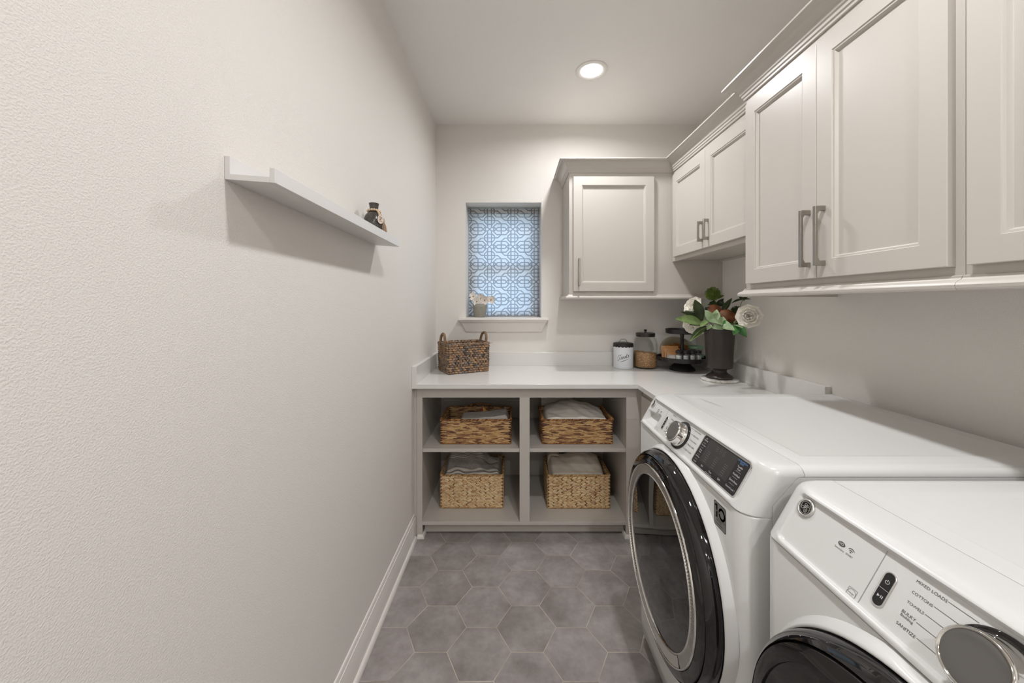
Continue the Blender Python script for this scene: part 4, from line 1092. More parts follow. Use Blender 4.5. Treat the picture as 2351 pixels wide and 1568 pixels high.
# striped towel lower left
def zst(u, v):
    base = ZL + 0.207 + 0.085 * sstep(0.08, 0.95, v) * (1 - 0.75 * sstep(0.62, 0.78, u)) * (0.82 + 0.18 * sstep(0.0, 0.2, u))
    return base + 0.009 * n_(u * 2.0, v * 1.6, 4) - 0.004 * sin(u * 19) * sstep(0.0, 0.3, 0.5 - v)
cloth('striped_towel', 'cloth_striped', 'gray towel with white stripes heaped in the lower left tan basket', 'towel', -0.452, -0.078, 2.318, 2.560, zst, 60, 44, weft=True)
# cream towels lower right
def zct(u, v): return ZL + 0.206 + 0.042 * sstep(0.0, 0.9, v) + 0.030 * math.exp(-((u - 0.62) / 0.2) ** 2) * sstep(0.1, 0.8, v) + 0.004 * n_(u * 2.2, v * 1.7, 6)
cloth('cream_towel', 'cloth_cream', 'large folded cream towel on top in the lower right tan basket', 'towel', 0.232, 0.590, 2.316, 2.545, zct, 52, 36)
cloth('cream_towel', 'cloth_cream', 'small rolled cream towel at the back left of the lower right tan basket', 'towel', 0.232, 0.320, 2.500, 2.585,
      lambda u, v: ZL + 0.240 + 0.020 * sin(pi * u) ** 0.5 * sin(pi * (0.1 + 0.8 * v)) ** 0.5, 18, 14)
cloth('gray_sock', 'gray_sock', 'small gray ribbed cloth roll at the back of the lower right tan basket', 'cloth', 0.336, 0.420, 2.522, 2.580,
      lambda u, v: ZL + 0.238 + 0.022 * sin(pi * (0.15 + 0.7 * u)) * sin(pi * (0.1 + 0.8 * v)) ** 0.5 + 0.0016 * sin(u * 60), 40, 12)

# ------------------------------------------------------------------ bottle vase, bead garland
bx, by, bz = -0.5375, 1.409, 1.6440
t = thing('bottle_vase', (bx, by, bz), 'small dark bottle vase standing on the picture ledge', 'vase')
mb = MB(); prof = [(0.0, 0.0), (0.025, 0.0), (0.030, 0.003), (0.036, 0.020), (0.0378, 0.040), (0.0372, 0.055), (0.034, 0.071), (0.027, 0.084), (0.0185, 0.0915), (0.0158, 0.0955), (0.0155, 0.106), (0.0172, 0.118), (0.0188, 0.1245), (0.0175, 0.1252), (0.0150, 0.118), (0.0135, 0.100), (0.0, 0.098)]
mb.lathe(prof, 40, (bx, by, bz)); obj('body', mb, 'ceramic_dark', t, smooth=50)
mb = MB()
for j in range(5):
    z = 0.024 + j * 0.012
    for i in range(20):
        a = 2 * pi * i / 20; da = pi / 20 * (1 if (i + j) % 2 else -1)
        pts = []
        for q in range(5):
            aa, zz = a - da + 2 * da * q / 4, z + 0.009 * q / 4
            pr_ = [(h, r) for r, h in prof[2:11]]; rr_ = next(r0 + (r1 - r0) * (zz - h0) / (h1 - h0) for (h0, r0), (h1, r1) in zip(pr_[:-1], pr_[1:]) if h0 <= zz <= h1)
            pts.append((bx + rr_ * cos(aa), by + rr_ * sin(aa), bz + zz))
        mb.tube(pts, 0.0007, 5)
obj('relief_pattern', mb, 'ceramic_dark', t)
g = thing('bead_garland', (bx, by, bz + 0.093), 'wooden bead string with tassel hung around the neck of the dark bottle vase', 'bead garland')
for k in range(16):
    a = 2 * pi * k / 16; mb = MB(); mb.sphere((bx + 0.0218 * cos(a), by + 0.0218 * sin(a), bz + 0.0940 + 0.003 * cos(a + 1.4)), 0.0046, 12, 8); obj('bead', mb, 'wood_bead', g)
dirx, diry = 0.80, -0.60
for k, (rr, zz) in enumerate(((0.0275, 0.0900), (0.0330, 0.0835), (0.0372, 0.0760))):
    mb = MB(); mb.sphere((bx + dirx * rr, by + diry * rr, bz + zz), 0.0046, 12, 8); obj('bead', mb, 'wood_bead', g)
tagc = V3((bx + dirx * 0.0425, by + diry * 0.0425, bz + 0.0580)); xa = V3((0.60, 0.80, 0)); nn = V3((dirx, diry, 0.0))
xa = V3((-diry, dirx, 0)); 
mb = MB(); mb.prism([tagc + xa * (0.0125 * cos(a)) + V3((0, 0, 0.0165 * sin(a))) for a in [2 * pi * k / 28 for k in range(28)]], nn * 0.002); tg_ = obj('tag', mb, 'wood_tag', g, smooth=30)
mb = MB(); fr = lambda a, c: tagc + nn * 0.0023 + xa * a + V3((0, 0, c))
ribbon2(mb, [(-0.006, 0.007), (-0.002, 0.011), (0.001, 0.006), (-0.004, 0.003)], 0.0012, fr); ribbon2(mb, [(0.001, 0.008), (0.005, 0.006), (0.002, 0.004), (0.006, 0.002)], 0.0012, fr)
ribbon2(mb, [(-0.005, 0.000), (-0.001, 0.001), (-0.004, -0.003), (0.001, -0.001)], 0.0012, fr); ribbon2(mb, [(-0.004, -0.003), (-0.003, -0.008), (0.002, -0.006), (0.006, -0.009)], 0.0012, fr)
obj('tag_writing', mb, 'print_dark', tg_, smooth=0, merge=False)
mb = MB(); rng = random.Random(3)
hd = V3((bx + dirx * 0.0395 + 0.006, by + diry * 0.0395 + 0.022, bz + 0.056))
mb.tube([hd + V3((0, 0, 0.010)), hd, hd + V3((0.001, 0, -0.006))], [0.003, 0.0045, 0.0040], 8)
for k in range(46):
    a = rng.uniform(0, 2 * pi); r = rng.uniform(0.2, 1)
    e = hd + V3((0.0125 * r * cos(a) + 0.002, 0.0125 * r * sin(a), -0.040 + rng.uniform(-0.002, 0.002)))
    mb.tube([hd + V3((0.003 * cos(a) * r, 0.003 * sin(a) * r, -0.002)), hd.lerp(e, 0.5) + V3((0.003 * cos(a), 0.003 * sin(a), 0.002)), e], 0.0009, 4)
obj('tassel', mb, 'tassel_yarn', g)

# ------------------------------------------------------------------ windowsill flowers
def petal(mb, base, d, nrm, L, Wd, cup=0.3, curl=0.0, ruffle=0.0, nu=6, nv=6, mi=0, rng=random, wp=0.8):
    d = V3(d).normalized(); nrm = V3(nrm); nrm = (nrm - d * nrm.dot(d)).normalized(); sd = d.cross(nrm); ph = rng.uniform(0, 6); P = []
    for i in range(nu + 1):
        s = i / nu; e_ = (s - 0.60) / (0.62 if s < 0.60 else 0.415); w = Wd / 2 * max(0.10, sqrt(max(0.0, 1 - e_ * e_)) ** (1.5 - wp))
        row = []
        for j in range(nv + 1):
            q = 2 * j / nv - 1
            z = cup * L * (s * (1 - s) * 1.6) * -1 + cup * Wd * 0.5 * q * q + curl * L * s * s + ruffle * L * s * s * sin(q * 5 + ph)
            row.append(V3(base) + d * (L * s * (1 - 0.06 * q * q * s)) + sd * (w * q) + nrm * z)
        P.append(row)
    mb.grid(P, mi=mi)

px_, py_, pz_ = -0.262, 2.852, 1.2795
t = thing('flower_pot', (px_, py_, pz_), 'small gray stone pot on the windowsill in front of the roller shade', 'pot')
mb = MB(); mb.lathe([(0, 0), (0.040, 0), (0.043, 0.004), (0.052, 0.045), (0.0575, 0.078), (0.0575, 0.090), (0.053, 0.0985), (0.0475, 0.101), (0.0475, 0.105), (0.043, 0.105), (0.043, 0.085), (0, 0.085)], 40, (px_, py_, pz_)); obj('pot', mb, 'stone_pot', t, smooth=50)
def P3(px, py, Y): return V3(((px - 1179.0) * Y / 840.0, Y, CAM_H - (py - 697.5) * Y / 840.0))
rng = random.Random(21)
for k, (fx, fy, Y, lab) in enumerate(((1086.5, 680.5, 2.835, 'leftmost pale flower in the gray windowsill pot'), (1094.5, 692.5, 2.815, 'lowest pale flower hanging over the rim of the gray windowsill pot'),
        (1104.5, 684.5, 2.84, 'pale flower at the middle top of the gray windowsill pot'), (1113.0, 689.5, 2.825, 'pale flower right of the middle in the gray windowsill pot'), (1127.5, 688.5, 2.84, 'rightmost pale flower in the gray windowsill pot'))):
    c = P3(fx, fy, Y); f = thing('pale_flower', (px_, py_, pz_ + 0.088), lab, 'flower', 'pale flowers in the windowsill pot')
    face = V3((rng.uniform(-0.3, 0.3), -1, rng.uniform(-0.1, 0.4))).normalized(); u = face.cross(V3((0, 0, 1))).normalized(); v = u.cross(face)
    for q in range(5):
        a = 2 * pi * q / 5 + rng.uniform(0, 1); mb = MB(); petal(mb, c - face * 0.002, u * cos(a) + v * sin(a) + face * 0.35, face, 0.036, 0.031, 0.12, -0.08, 0.06, rng=rng); obj('petal', mb, 'petal_small', f, smooth=80, solid=0.0004)
    mb = MB(); mb.sphere(c + face * 0.003, 0.0048, 10, 6); obj('flower_center', mb, 'flower_eye', f)
    mb = MB(); e = V3((px_ + (c.x - px_) * 0.25, py_ + (c.y - py_) * 0.3, pz_ + 0.088)); mb.tube([c - face * 0.001, c.lerp(e, 0.35) + V3((0, 0.010, 0.004)), e], 0.0012, 6); obj('stem', mb, 'stem_green', f)

# ------------------------------------------------------------------ canister and jar
cx, cy, cz = 0.7985, 2.664, 0.9183
t = thing('treat_canister', (cx, cy, cz), 'white enamel canister lettered Treats with a black scalloped lid', 'canister')
mb = MB(); mb.lathe([(0, 0), (0.066, 0), (0.0690, 0.003), (0.0695, 0.006), (0.0695, 0.168), (0.066, 0.170), (0, 0.170)], 56, (cx, cy, cz)); bd = obj('body', mb, 'ceramic_white', t, smooth=40)
mb = MB(); P = [[], []]
prof = [(0.0, 0.186), (0.050, 0.1845), (0.066, 0.1815), (0.0705, 0.1785), (0.0715, 0.175)]
mb.lathe(prof, 120, (cx, cy, cz))
top = []; bot = []
for k in range(120):
    a = 2 * pi * k / 120; sc = abs(sin(a * 9)); top.append(V3((cx + 0.0715 * cos(a), cy + 0.0715 * sin(a), cz + 0.175))); bot.append(V3((cx + 0.0722 * cos(a), cy + 0.0722 * sin(a), cz + 0.1605 - 0.0075 * sc ** 0.7)))
inn = [V3((cx + (p.x - cx) * 0.985, cy + (p.y - cy) * 0.985, p.z)) for p in bot]; int_ = [V3((p.x, p.y, cz + 0.1706)) for p in inn]
mb.grid([top, bot, inn, int_], closed_v=True); ld_ = obj('lid', mb, 'black_metal', t, smooth=40)
mb = MB(); mb.tube([(cx - 0.030, cy, cz + 0.184), (cx - 0.029, cy, cz + 0.189)] + [(cx - 0.026 * cos(a), cy, cz + 0.190 + 0.019 * sin(a)) for a in [pi * i / 14 for i in range(15)]] + [(cx + 0.029, cy, cz + 0.189), (cx + 0.030, cy, cz + 0.184)], 0.0014, 8); obj('handle', mb, 'black_metal', ld_)
mb = MB(); flat = MB()
# brush-script word drawn as strokes (x right, y up), then wrapped on the can
STR = [[(0.00, 0.62), (0.02, 0.80), (0.14, 0.92), (0.30, 0.86), (0.46, 0.92)], [(0.27, 0.88), (0.22, 0.55), (0.12, 0.28), (0.02, 0.24), (0.00, 0.36)],
       [(0.34, 0.30), (0.40, 0.58), (0.44, 0.62), (0.50, 0.60)], [(0.40, 0.50), (0.36, 0.30)], [(0.52, 0.44), (0.62, 0.50), (0.64, 0.60), (0.57, 0.60), (0.52, 0.44), (0.55, 0.33), (0.66, 0.38)],
       [(0.86, 0.60), (0.76, 0.60), (0.70, 0.44), (0.75, 0.33), (0.82, 0.42), (0.88, 0.62), (0.85, 0.38), (0.92, 0.36)], [(1.02, 0.86), (0.95, 0.48), (0.97, 0.35), (1.05, 0.40)], [(0.93, 0.66), (1.08, 0.68)],
       [(1.14, 0.42), (1.18, 0.60), (1.22, 0.62), (1.22, 0.46), (1.16, 0.34), (1.09, 0.36)]]
for st in STR: ribbon2(flat, st, 0.040, lambda a, c: V3((a, c, 0)))
for i in range(14): 
    f0_, f1_ = i / 14, (i + 1) / 14
    ribbon2(flat, [(0.22 + 0.98 * f0_, 0.02 + 0.14 * sin(f0_ * 1.6) * f0_), (0.22 + 0.98 * f1_, 0.02 + 0.14 * sin(f1_ * 1.6) * f1_)], 0.055 * sin(pi * (f0_ + f1_) / 2) + 0.008, lambda a, c: V3((a, c, 0)))
for p in flat.v:
    x, y = (p.x - 0.61) * 0.0640, (p.y - 0.5) * 0.0560; x, y = x - 0.0 * y, y + x * 0.30
    a = -pi / 2 - 0.28 + x / 0.0695; p.x, p.y, p.z = cx + 0.0698 * cos(a), cy + 0.0698 * sin(a), cz + 0.083 + y
obj('lettering', flat, 'print_dark', bd, smooth=0, merge=False)

jx, jy, jz = 0.9600, 2.6635, 0.9183
t = thing('storage_jar', (jx, jy, jz), 'glass jar with dark lid half full of kibble beside the white canister', 'jar')
mb = MB(); mb.lathe([(0, 0), (0.074, 0), (0.0805, 0.003), (0.083, 0.010), (0.083, 0.170), (0.0815, 0.190), (0.076, 0.208), (0.068, 0.220), (0.0635, 0.226), (0.0635, 0.236), (0.0600, 0.236), (0.0600, 0.224), (0.072, 0.206), (0.0775, 0.188), (0.0790, 0.170), (0.0790, 0.014), (0.074, 0.008), (0, 0.008)], 64, (jx, jy, jz)); obj('glass', mb, 'clear_glass', t, smooth=50)
mb = MB(); mb.lathe([(0, 0.2565), (0.055, 0.2560), (0.0655, 0.2535), (0.0668, 0.2500), (0.0668, 0.2300), (0.0655, 0.2275), (0.0640, 0.2275), (0.0640, 0.236), (0, 0.237)], 64, (jx, jy, jz)); l_ = obj('lid', mb, 'bronze_dark', t, smooth=40)
mb = MB(); mb.lathe([(0, 0.2785), (0.010, 0.2785), (0.0125, 0.2765), (0.0118, 0.2735), (0.0080, 0.2685), (0.0078, 0.2600), (0.0105, 0.2565), (0, 0.2560)], 28, (jx, jy, jz)); obj('knob', mb, 'bronze_dark', l_, smooth=40)
mb = MB(); R = []
for r, z in ((0, 0.0090), (0.070, 0.0090), (0.0772, 0.016)): R.append([V3((jx + r * cos(2 * pi * k / 48), jy + r * sin(2 * pi * k / 48), jz + z)) for k in range(48)])
for r in (0.0772, 0.060, 0.040, 0.020, 0.0):
    R.append([V3((jx + r * cos(2 * pi * k / 48), jy + r * sin(2 * pi * k / 48), jz + 0.112 - 0.008 * r / 0.0772 * cos(2 * pi * k / 48) + 0.004 * sin(k * 1.3) * (r / 0.08) + 0.006 * (1 - r / 0.0772))) for k in range(48)])
mb.grid(R, closed_v=True); o = obj('kibble', mb, 'kibble', origin=(jx, jy, jz + 0.009), smooth=50); tag(o, 'tan and brown kibble filling the lower half of the glass jar', 'pet food'); o['kind'] = 'stuff'

# ------------------------------------------------------------------ two-tier stand and what it carries
sx_, sy_, sz_ = 1.1870, 2.5760, 0.9183
t = thing('tiered_stand', (sx_, sy_, sz_), 'black two-tier tray stand in the corner of the countertop', 'tiered stand')
mb = MB(); mb.lathe([(0.0, 0.004), (0.070, 0.004), (0.078, 0.0), (0.084, 0.001), (0.0855, 0.008), (0.080, 0.018), (0.052, 0.044), (0.040, 0.058), (0.038, 0.066), (0, 0.066)], 48, (sx_, sy_, sz_)); obj('foot', mb, 'black_metal', t, smooth=40)
def tray(r, z0, h): return [(0, z0), (r - 0.006, z0), (r - 0.002, z0 + 0.002), (r, z0 + h - 0.003), (r + 0.002, z0 + h), (r - 0.001, z0 + h + 0.001), (r - 0.003, z0 + h - 0.003), (r - 0.005, z0 + 0.005), (0, z0 + 0.005)]
mb = MB(); mb.lathe(tray(0.1665, 0.0662, 0.030), 72, (sx_, sy_, sz_)); obj('lower_tray', mb, 'black_metal', t, smooth=40)
mb = MB(); mb.lathe([(0, 0.0712), (0.040, 0.0712), (0.041, 0.082), (0.031, 0.105), (0.020, 0.128), (0.0135, 0.152), (0.0115, 0.190), (0.0115, 0.232), (0.0150, 0.252), (0.030, 0.2570), (0, 0.2570)], 40, (sx_, sy_, sz_)); obj('column', mb, 'black_metal', t, smooth=40)
mb = MB(); mb.lathe(tray(0.1100, 0.2572, 0.030), 64, (sx_, sy_, sz_)); obj('upper_tray', mb, 'black_metal', t, smooth=40)
zt_ = sz_ + 0.0714
def spice(x, y, z, label):
    t = thing('spice_jar', (x, y, z), label, 'jar', 'small glass spice jars on the tiered stand')
    mb = MB(); mb.lathe([(0, 0), (0.018, 0), (0.0205, 0.003), (0.0205, 0.050), (0.0185, 0.058), (0.0185, 0.062), (0.0168, 0.062), (0.0168, 0.057), (0.0188, 0.049), (0.0188, 0.004), (0, 0.003)], 28, (x, y, z)); obj('glass', mb, 'clear_glass', t, smooth=50)
    mb = MB(); mb.lathe([(0, 0.0045), (0.0180, 0.0045), (0.0182, 0.044), (0.012, 0.047), (0, 0.046)], 24, (x, y, z)); obj('contents', mb, 'salt_white', t, smooth=50)
    mb = MB(); mb.lathe([(0, 0.0785), (0.018, 0.0785), (0.0205, 0.0765), (0.0205, 0.0605), (0.019, 0.0600), (0.019, 0.0625), (0, 0.0625)], 28, (x, y, z)); obj('lid', mb, 'black_metal', t, smooth=40)
    return t
LB = ['leftmost small glass jar in the front row on the lower tray', 'second from left small glass jar in the front row on the lower tray', 'third from left small glass jar in the front row on the lower tray', 'rightmost small glass jar in the front row on the lower tray',
      'left small glass jar in the back row on the lower tray', 'middle small glass jar in the back row on the lower tray', 'right small glass jar in the back row on the lower tray']
base = None
for k, (x, y) in enumerate(((1.1155, 2.468), (1.1600, 2.464), (1.2050, 2.463), (1.2480, 2.470), (1.142, 2.508), (1.187, 2.506), (1.231, 2.510))):
    if base is None: base = spice(x, y, zt_, LB[0])
    else: dup(base, (x, y, zt_), label=LB[k])
def packet(loc, w, h, d, tilt, mat, label, rz=0.0):
    t = thing('food_packet', loc, label, 'packet', 'paper packets leaning on the tiered stand')
    m = Matrix.Translation(V3(loc)) @ Matrix.Rotation(rz, 4, 'Z') @ Matrix.Rotation(tilt, 4, 'X')
    mb = MB(); P = []
    for j in range(9):
        v = j / 8; row = []
        pf = d / 2 * sin(pi * min(1, max(0, v))) ** 0.5 + 0.0006
        for i in range(9):
            u = i / 8; row.append((u, v, pf * sin(pi * u) ** 0.4 if 0 < u < 1 else 0.0006))
        P.append(row)
    mb.grid([[m @ V3((-w / 2 + w * u, -q, h * v)) for u, v, q in r] for r in P]); mb.grid([[m @ V3((-w / 2 + w * u, q, h * v)) for u, v, q in r] for r in P], flip=True)
    obj('packet', mb, mat, t, smooth=60, merge=True)
packet((1.0985, 2.560, zt_ + 0.001), 0.115, 0.098, 0.012, radians(-14), 'packet_tan', 'rearmost tan packet leaning at the left of the lower tray', radians(-8))
packet((1.1020, 2.528, zt_ + 0.001), 0.105, 0.085, 0.012, radians(-20), 'packet_tan', 'middle tan packet leaning at the left of the lower tray', radians(-10))
packet((1.0960, 2.500, zt_ + 0.001), 0.085, 0.066, 0.010, radians(-24), 'packet_tan', 'front tan packet leaning at the left of the lower tray', radians(-12))
packet((1.0700, 2.484, zt_ + 0.001), 0.055, 0.050, 0.008, radians(-30), 'packet_gray', 'small gray packet leaning at the left front of the lower tray', radians(-25))
# clear round-topped tub with biscuits, behind the column
t = thing('biscuit_tub', (1.170, 2.652, zt_), 'clear round-topped tub of orange biscuits behind the stand column', 'tub')
def tub(w, h, r): 
    return [(-w / 2, 0.0), (w / 2, 0.0)] + [(w / 2 - r + r * cos(a), h - r + r * sin(a)) for a in [pi / 2 * i / 8 for i in range(9)]] + [(-w / 2 + r - r * sin(a), h - r + r * cos(a)) for a in [pi / 2 * i / 8 for i in range(9)]]
mb = MB(); mb.prism([(1.170 + a, 2.632, zt_ + 0.001 + b) for a, b in tub(0.205, 0.152, 0.090)], (0, 0.045, 0)); obj('shell', mb, 'smoky_plastic', t, smooth=30)
for k in range(7):
    mb = MB(); x = 1.092 + k * 0.0255; mb.prism([(x + a, 2.636, zt_ + 0.003 + b) for a, b in rrect(0, 0.0235, 0, 0.088 + 0.014 * (1 - abs(k - 3) / 3) + 0.003 * (k % 2), 0.006, 3)], (0, 0.037, 0))
    o = obj('biscuit', mb, 'biscuit', origin=(x + 0.012, 2.655, zt_ + 0.003), smooth=40)
    tag(o, ['biscuit at the left end inside the clear tub', 'second biscuit from the left inside the clear tub', 'third biscuit from the left inside the clear tub', 'middle biscuit inside the clear tub', 'third biscuit from the right inside the clear tub', 'second biscuit from the right inside the clear tub', 'biscuit at the right end inside the clear tub'][k], 'biscuit', 'orange biscuits in the clear tub')
def lidbox(x, y, z, label, h=0.046, r=0.050):
    t = thing('glass_container', (x, y, z), label, 'food container', 'green-lidded glass containers')
    mb = MB(); mb.lathe([(0, 0), (r * 0.80, 0), (r * 0.86, 0.003), (r * 0.95, h), (r * 0.91, h), (r * 0.82, 0.006), (0, 0.005)], 36, (x, y, z)); obj('bowl', mb, 'clear_glass', t, smooth=40)
    mb = MB(); mb.lathe([(0, h + 0.010), (r * 0.85, h + 0.010), (r * 0.95, h + 0.0125), (r, h + 0.010), (r, h - 0.003), (r * 0.965, h - 0.004), (r * 0.965, h + 0.0005), (0, h + 0.0005)], 40, (x, y, z)); obj('lid', mb, 'seal_green', t, smooth=40)
lidbox(1.2870, 2.580, zt_, 'lower green-lidded glass container of the stack on the tray', 0.022)
lidbox(1.2870, 2.580, zt_ + 0.0350, 'upper green-lidded glass container of the stack on the tray', 0.050)
# ------------------------------------------------------------------ urn with flowers
ux, uy = 1.2550, 2.2300
mb = MB(); mb.lathe([(0, 0.9183), (0.101, 0.9183), (0.1045, 0.9215), (0.1045, 0.9275), (0.101, 0.9305), (0, 0.9305)], 72, (ux, uy, 0)); 
tag(obj('coaster', mb, 'marble', origin=(ux, uy, 0.9183), smooth=50), 'round white marble trivet under the dark urn', 'trivet')
uz = 0.9307
t = thing('urn_vase', (ux, uy, uz), 'tall dark brown footed urn holding the flower arrangement', 'vase')
mb = MB(); mb.lathe([(0, 0), (0.066, 0), (0.073, 0.002), (0.0745, 0.008), (0.073, 0.013), (0.062, 0.021), (0.047, 0.031), (0.040, 0.040), (0.0385, 0.047), (0.041, 0.053), (0.050, 0.059), (0, 0.059)], 56, (ux, uy, uz)); obj('foot', mb, 'urn_brown', t, smooth=50)
mb = MB(); mb.lathe([(0, 0.0592), (0.052, 0.0592), (0.066, 0.0635), (0.0715, 0.0675), (0.0725, 0.072), (0.0735, 0.110), (0.0775, 0.190), (0.0815, 0.255), (0.0855, 0.296), (0.0870, 0.3005), (0.0850, 0.3025), (0.0820, 0.300), (0.0775, 0.260), (0.0735, 0.190), (0.068, 0.080), (0, 0.074)], 64, (ux, uy, uz)); obj('body', mb, 'urn_brown', t, smooth=50)
MOUTH = V3((ux, uy, uz + 0.27))
def leaf(mb, a, b, width, face, droop=0.10, fold=0.25, mi=0, shape=0.75, nu=11, nv=6, wave=0.0, pw=0.8):
    """blade from a to b; face = direction its upper side looks"""
    a, b = V3(a), V3(b); d = (b - a); L = d.length; d.normalize(); n = V3(face); n = (n - d * n.dot(d)).normalized(); s = d.cross(n); P = []
    for i in range(nu + 1):
        q = i / nu; w = width / 2 * max(0.04, sin(pi * min(1.0, q ** shape)) ** pw) if q < 1 else width * 0.02
        row = []
        for j in range(nv + 1):
            r = 2 * j / nv - 1
            z = fold * abs(r) * w + droop * L * (4 * q * (1 - q)) * 0.5 + wave * L * sin(q * 9 + r * 2)
            row.append(a + d * (L * q) + s * (w * r) + n * z)
        P.append(row)
    mb.grid(P, mi=mi)
TOCAM = V3((-0.45, -0.85, 0.25)).normalized()
def stem(mb, a, b, r=0.0022, bend=0.02):
    a, b = V3(a), V3(b); m = a.lerp(b, 0.55) + V3((0, 0, bend)); mb.tube([a, a.lerp(m, 0.6), m, m.lerp(b, 0.6) + V3((0, 0, bend * 0.2)), b], r, 7)
def stemobj(t, a, b, r=0.0022, bend=0.02, mat='stem_green'):
    mb = MB(); stem(mb, a, b, r, bend); obj('stem', mb, mat, t)

def rose(c, face, R, label, rng, open_=1.0):
    c = V3(c); face = V3(face).normalized(); t = thing('white_rose', MOUTH, label, 'flower', 'large white roses in the urn')
    u = face.cross(V3((0, 0, 1))).normalized(); v = u.cross(face)
    for ring_, (n, rad, lenf, wf, up, cup) in enumerate(((8, 0.15, 1.00, 1.18, 0.26, 0.42), (7, 0.12, 0.82, 0.95, 0.62, 0.45), (5, 0.10, 0.66, 0.80, 1.05, 0.5), (5, 0.06, 0.50, 0.60, 1.7, 0.5), (4, 0.03, 0.38, 0.45, 3.0, 0.5))):
        for k in range(n):
            a = 2 * pi * (k + 0.5 * (ring_ % 2)) / n + rng.uniform(-0.12, 0.12); rd = u * cos(a) + v * sin(a)
            d = rd + face * up; mb = MB()
            petal(mb, c + rd * (rad * R * 0.6) - face * (0.32 * R), d, face - rd * 0.6 * up, R * lenf * 1.12, R * wf, cup * 0.5, 0.10, 0.040, 12, 10, rng=rng, wp=0.55)
            obj('petal', mb, 'petal_white', t, smooth=80, solid=0.0005)
    mb = MB(); mb.sphere(c - face * 0.02 * R, R * 0.10, 10, 6); obj('flower_center', mb, 'flower_eye', t)
    stemobj(t, MOUTH + (c - MOUTH) * 0.05, c - face * (0.34 * R), 0.0024, 0.01)
    mb = MB()
    for k in range(5):
        a = 2 * pi * k / 5; rd = u * cos(a) + v * sin(a); leaf(mb, c - face * (0.34 * R), c - face * (0.30 * R) + rd * R * 0.55, R * 0.25, -face, 0.1, 0.1)
    obj('sepals', mb, 'pale_leaf', t, smooth=80)
rng = random.Random(31)
rose(P3(1719.5, 726, 1.90), (-0.58, -0.78, 0.14), 0.055, 'large open white rose at the right of the arrangement', rng)
rose(P3(1591, 702, 2.30), (-0.75, -0.30, 0.45), 0.056, 'white rose at the upper left of the arrangement, behind a dark leaf', rng)
rose(P3(1592, 750, 2.24), (-0.62, -0.45, -0.62), 0.058, 'white rose drooping at the lower left of the arrangement', rng)

def allium(c, R, mat, label, n, seed):
    rng = random.Random(seed); c = V3(c); t = thing('allium_ball', MOUTH, label, 'flower', 'round green flower heads in the urn'); mb = MB(); mb.sphere(c, R * 0.50, 16, 10)
    for k in range(n):
        z = 1 - 2 * (k + 0.5) / n; r = sqrt(1 - z * z); a = k * 2.39996
        d = V3((r * cos(a), r * sin(a), z)); d = (d + V3((rng.uniform(-1, 1), rng.uniform(-1, 1), rng.uniform(-1, 1))) * 0.16).normalized(); L = R * rng.uniform(0.86, 1.02)
        mb.tube([c + d * R * 0.42, c + d * L * 0.80, c + d * L * 0.95, c + d * L], [0.0010, 0.0008, 0.0018, 0.0007], 5)
    obj('flower_head', mb, mat, t, smooth=60, merge=False); stemobj(t, MOUTH + (c - MOUTH) * 0.05, c, 0.0026, 0.0)
allium(P3(1636.5, 674.5, 2.25), 0.0455, 'allium_green', 'bright green round flower head at the top of the arrangement', 420, 1)
allium(P3(1690, 713.5, 2.13), 0.030, 'allium_dark', 'small dark green round flower head behind the open white rose', 260, 2)

OX, OY, SC_ = 1540.0, 640.0, 0.10204
def Z(x, y, Y): return P3(OX + x * SC_, OY + y * SC_, Y)
def spray(name, label, leaves, stems, stem_mat='stem_green', cat='foliage', group='leaf sprays in the urn'):
    t = thing(name, MOUTH, label, cat, group)
    for a, b, w, face, mat, kw in leaves:
        mb = MB(); leaf(mb, a, b, w, face, **kw); obj('leaf', mb, mat, t, smooth=80, solid=0.0007)
    for a, b, r in stems: stemobj(t, a, b, r, 0.004, stem_mat)
    return t
F = TOCAM; D = lambda **k: k
c0 = Z(720, 940, 2.16)
spray('magnolia_branch', 'magnolia branch of long dark leaves reaching out to the left of the arrangement', [
    (c0, Z(540, 470, 2.13), 0.056, F, 'magnolia_green', D(droop=0.06, shape=1.15)),
    (Z(690, 990, 2.14), Z(100, 905, 2.06), 0.058, V3((-0.35, -0.85, 0.40)), 'magnolia_light', D(droop=0.10, shape=0.85)),
    (c0, Z(225, 745, 2.16), 0.040, V3((-0.3, -0.75, 0.6)), 'magnolia_green', D(droop=0.10)),
    (c0, Z(305, 720, 2.22), 0.045, V3((-0.3, -0.75, 0.6)), 'magnolia_green', D(droop=0.12)),
    (Z(700, 1000, 2.17), Z(420, 1040, 2.12), 0.040, V3((-0.3, -0.6, 0.7)), 'dark_leaf', D(droop=-0.05)),
    (Z(750, 900, 2.20), Z(640, 590, 2.24), 0.044, V3((0.5, -0.8, 0.2)), 'magnolia_light', D(droop=0.05, shape=1.1))],
    [(MOUTH + V3((-0.02, 0, 0)), c0, 0.003)], 'copper_leaf')
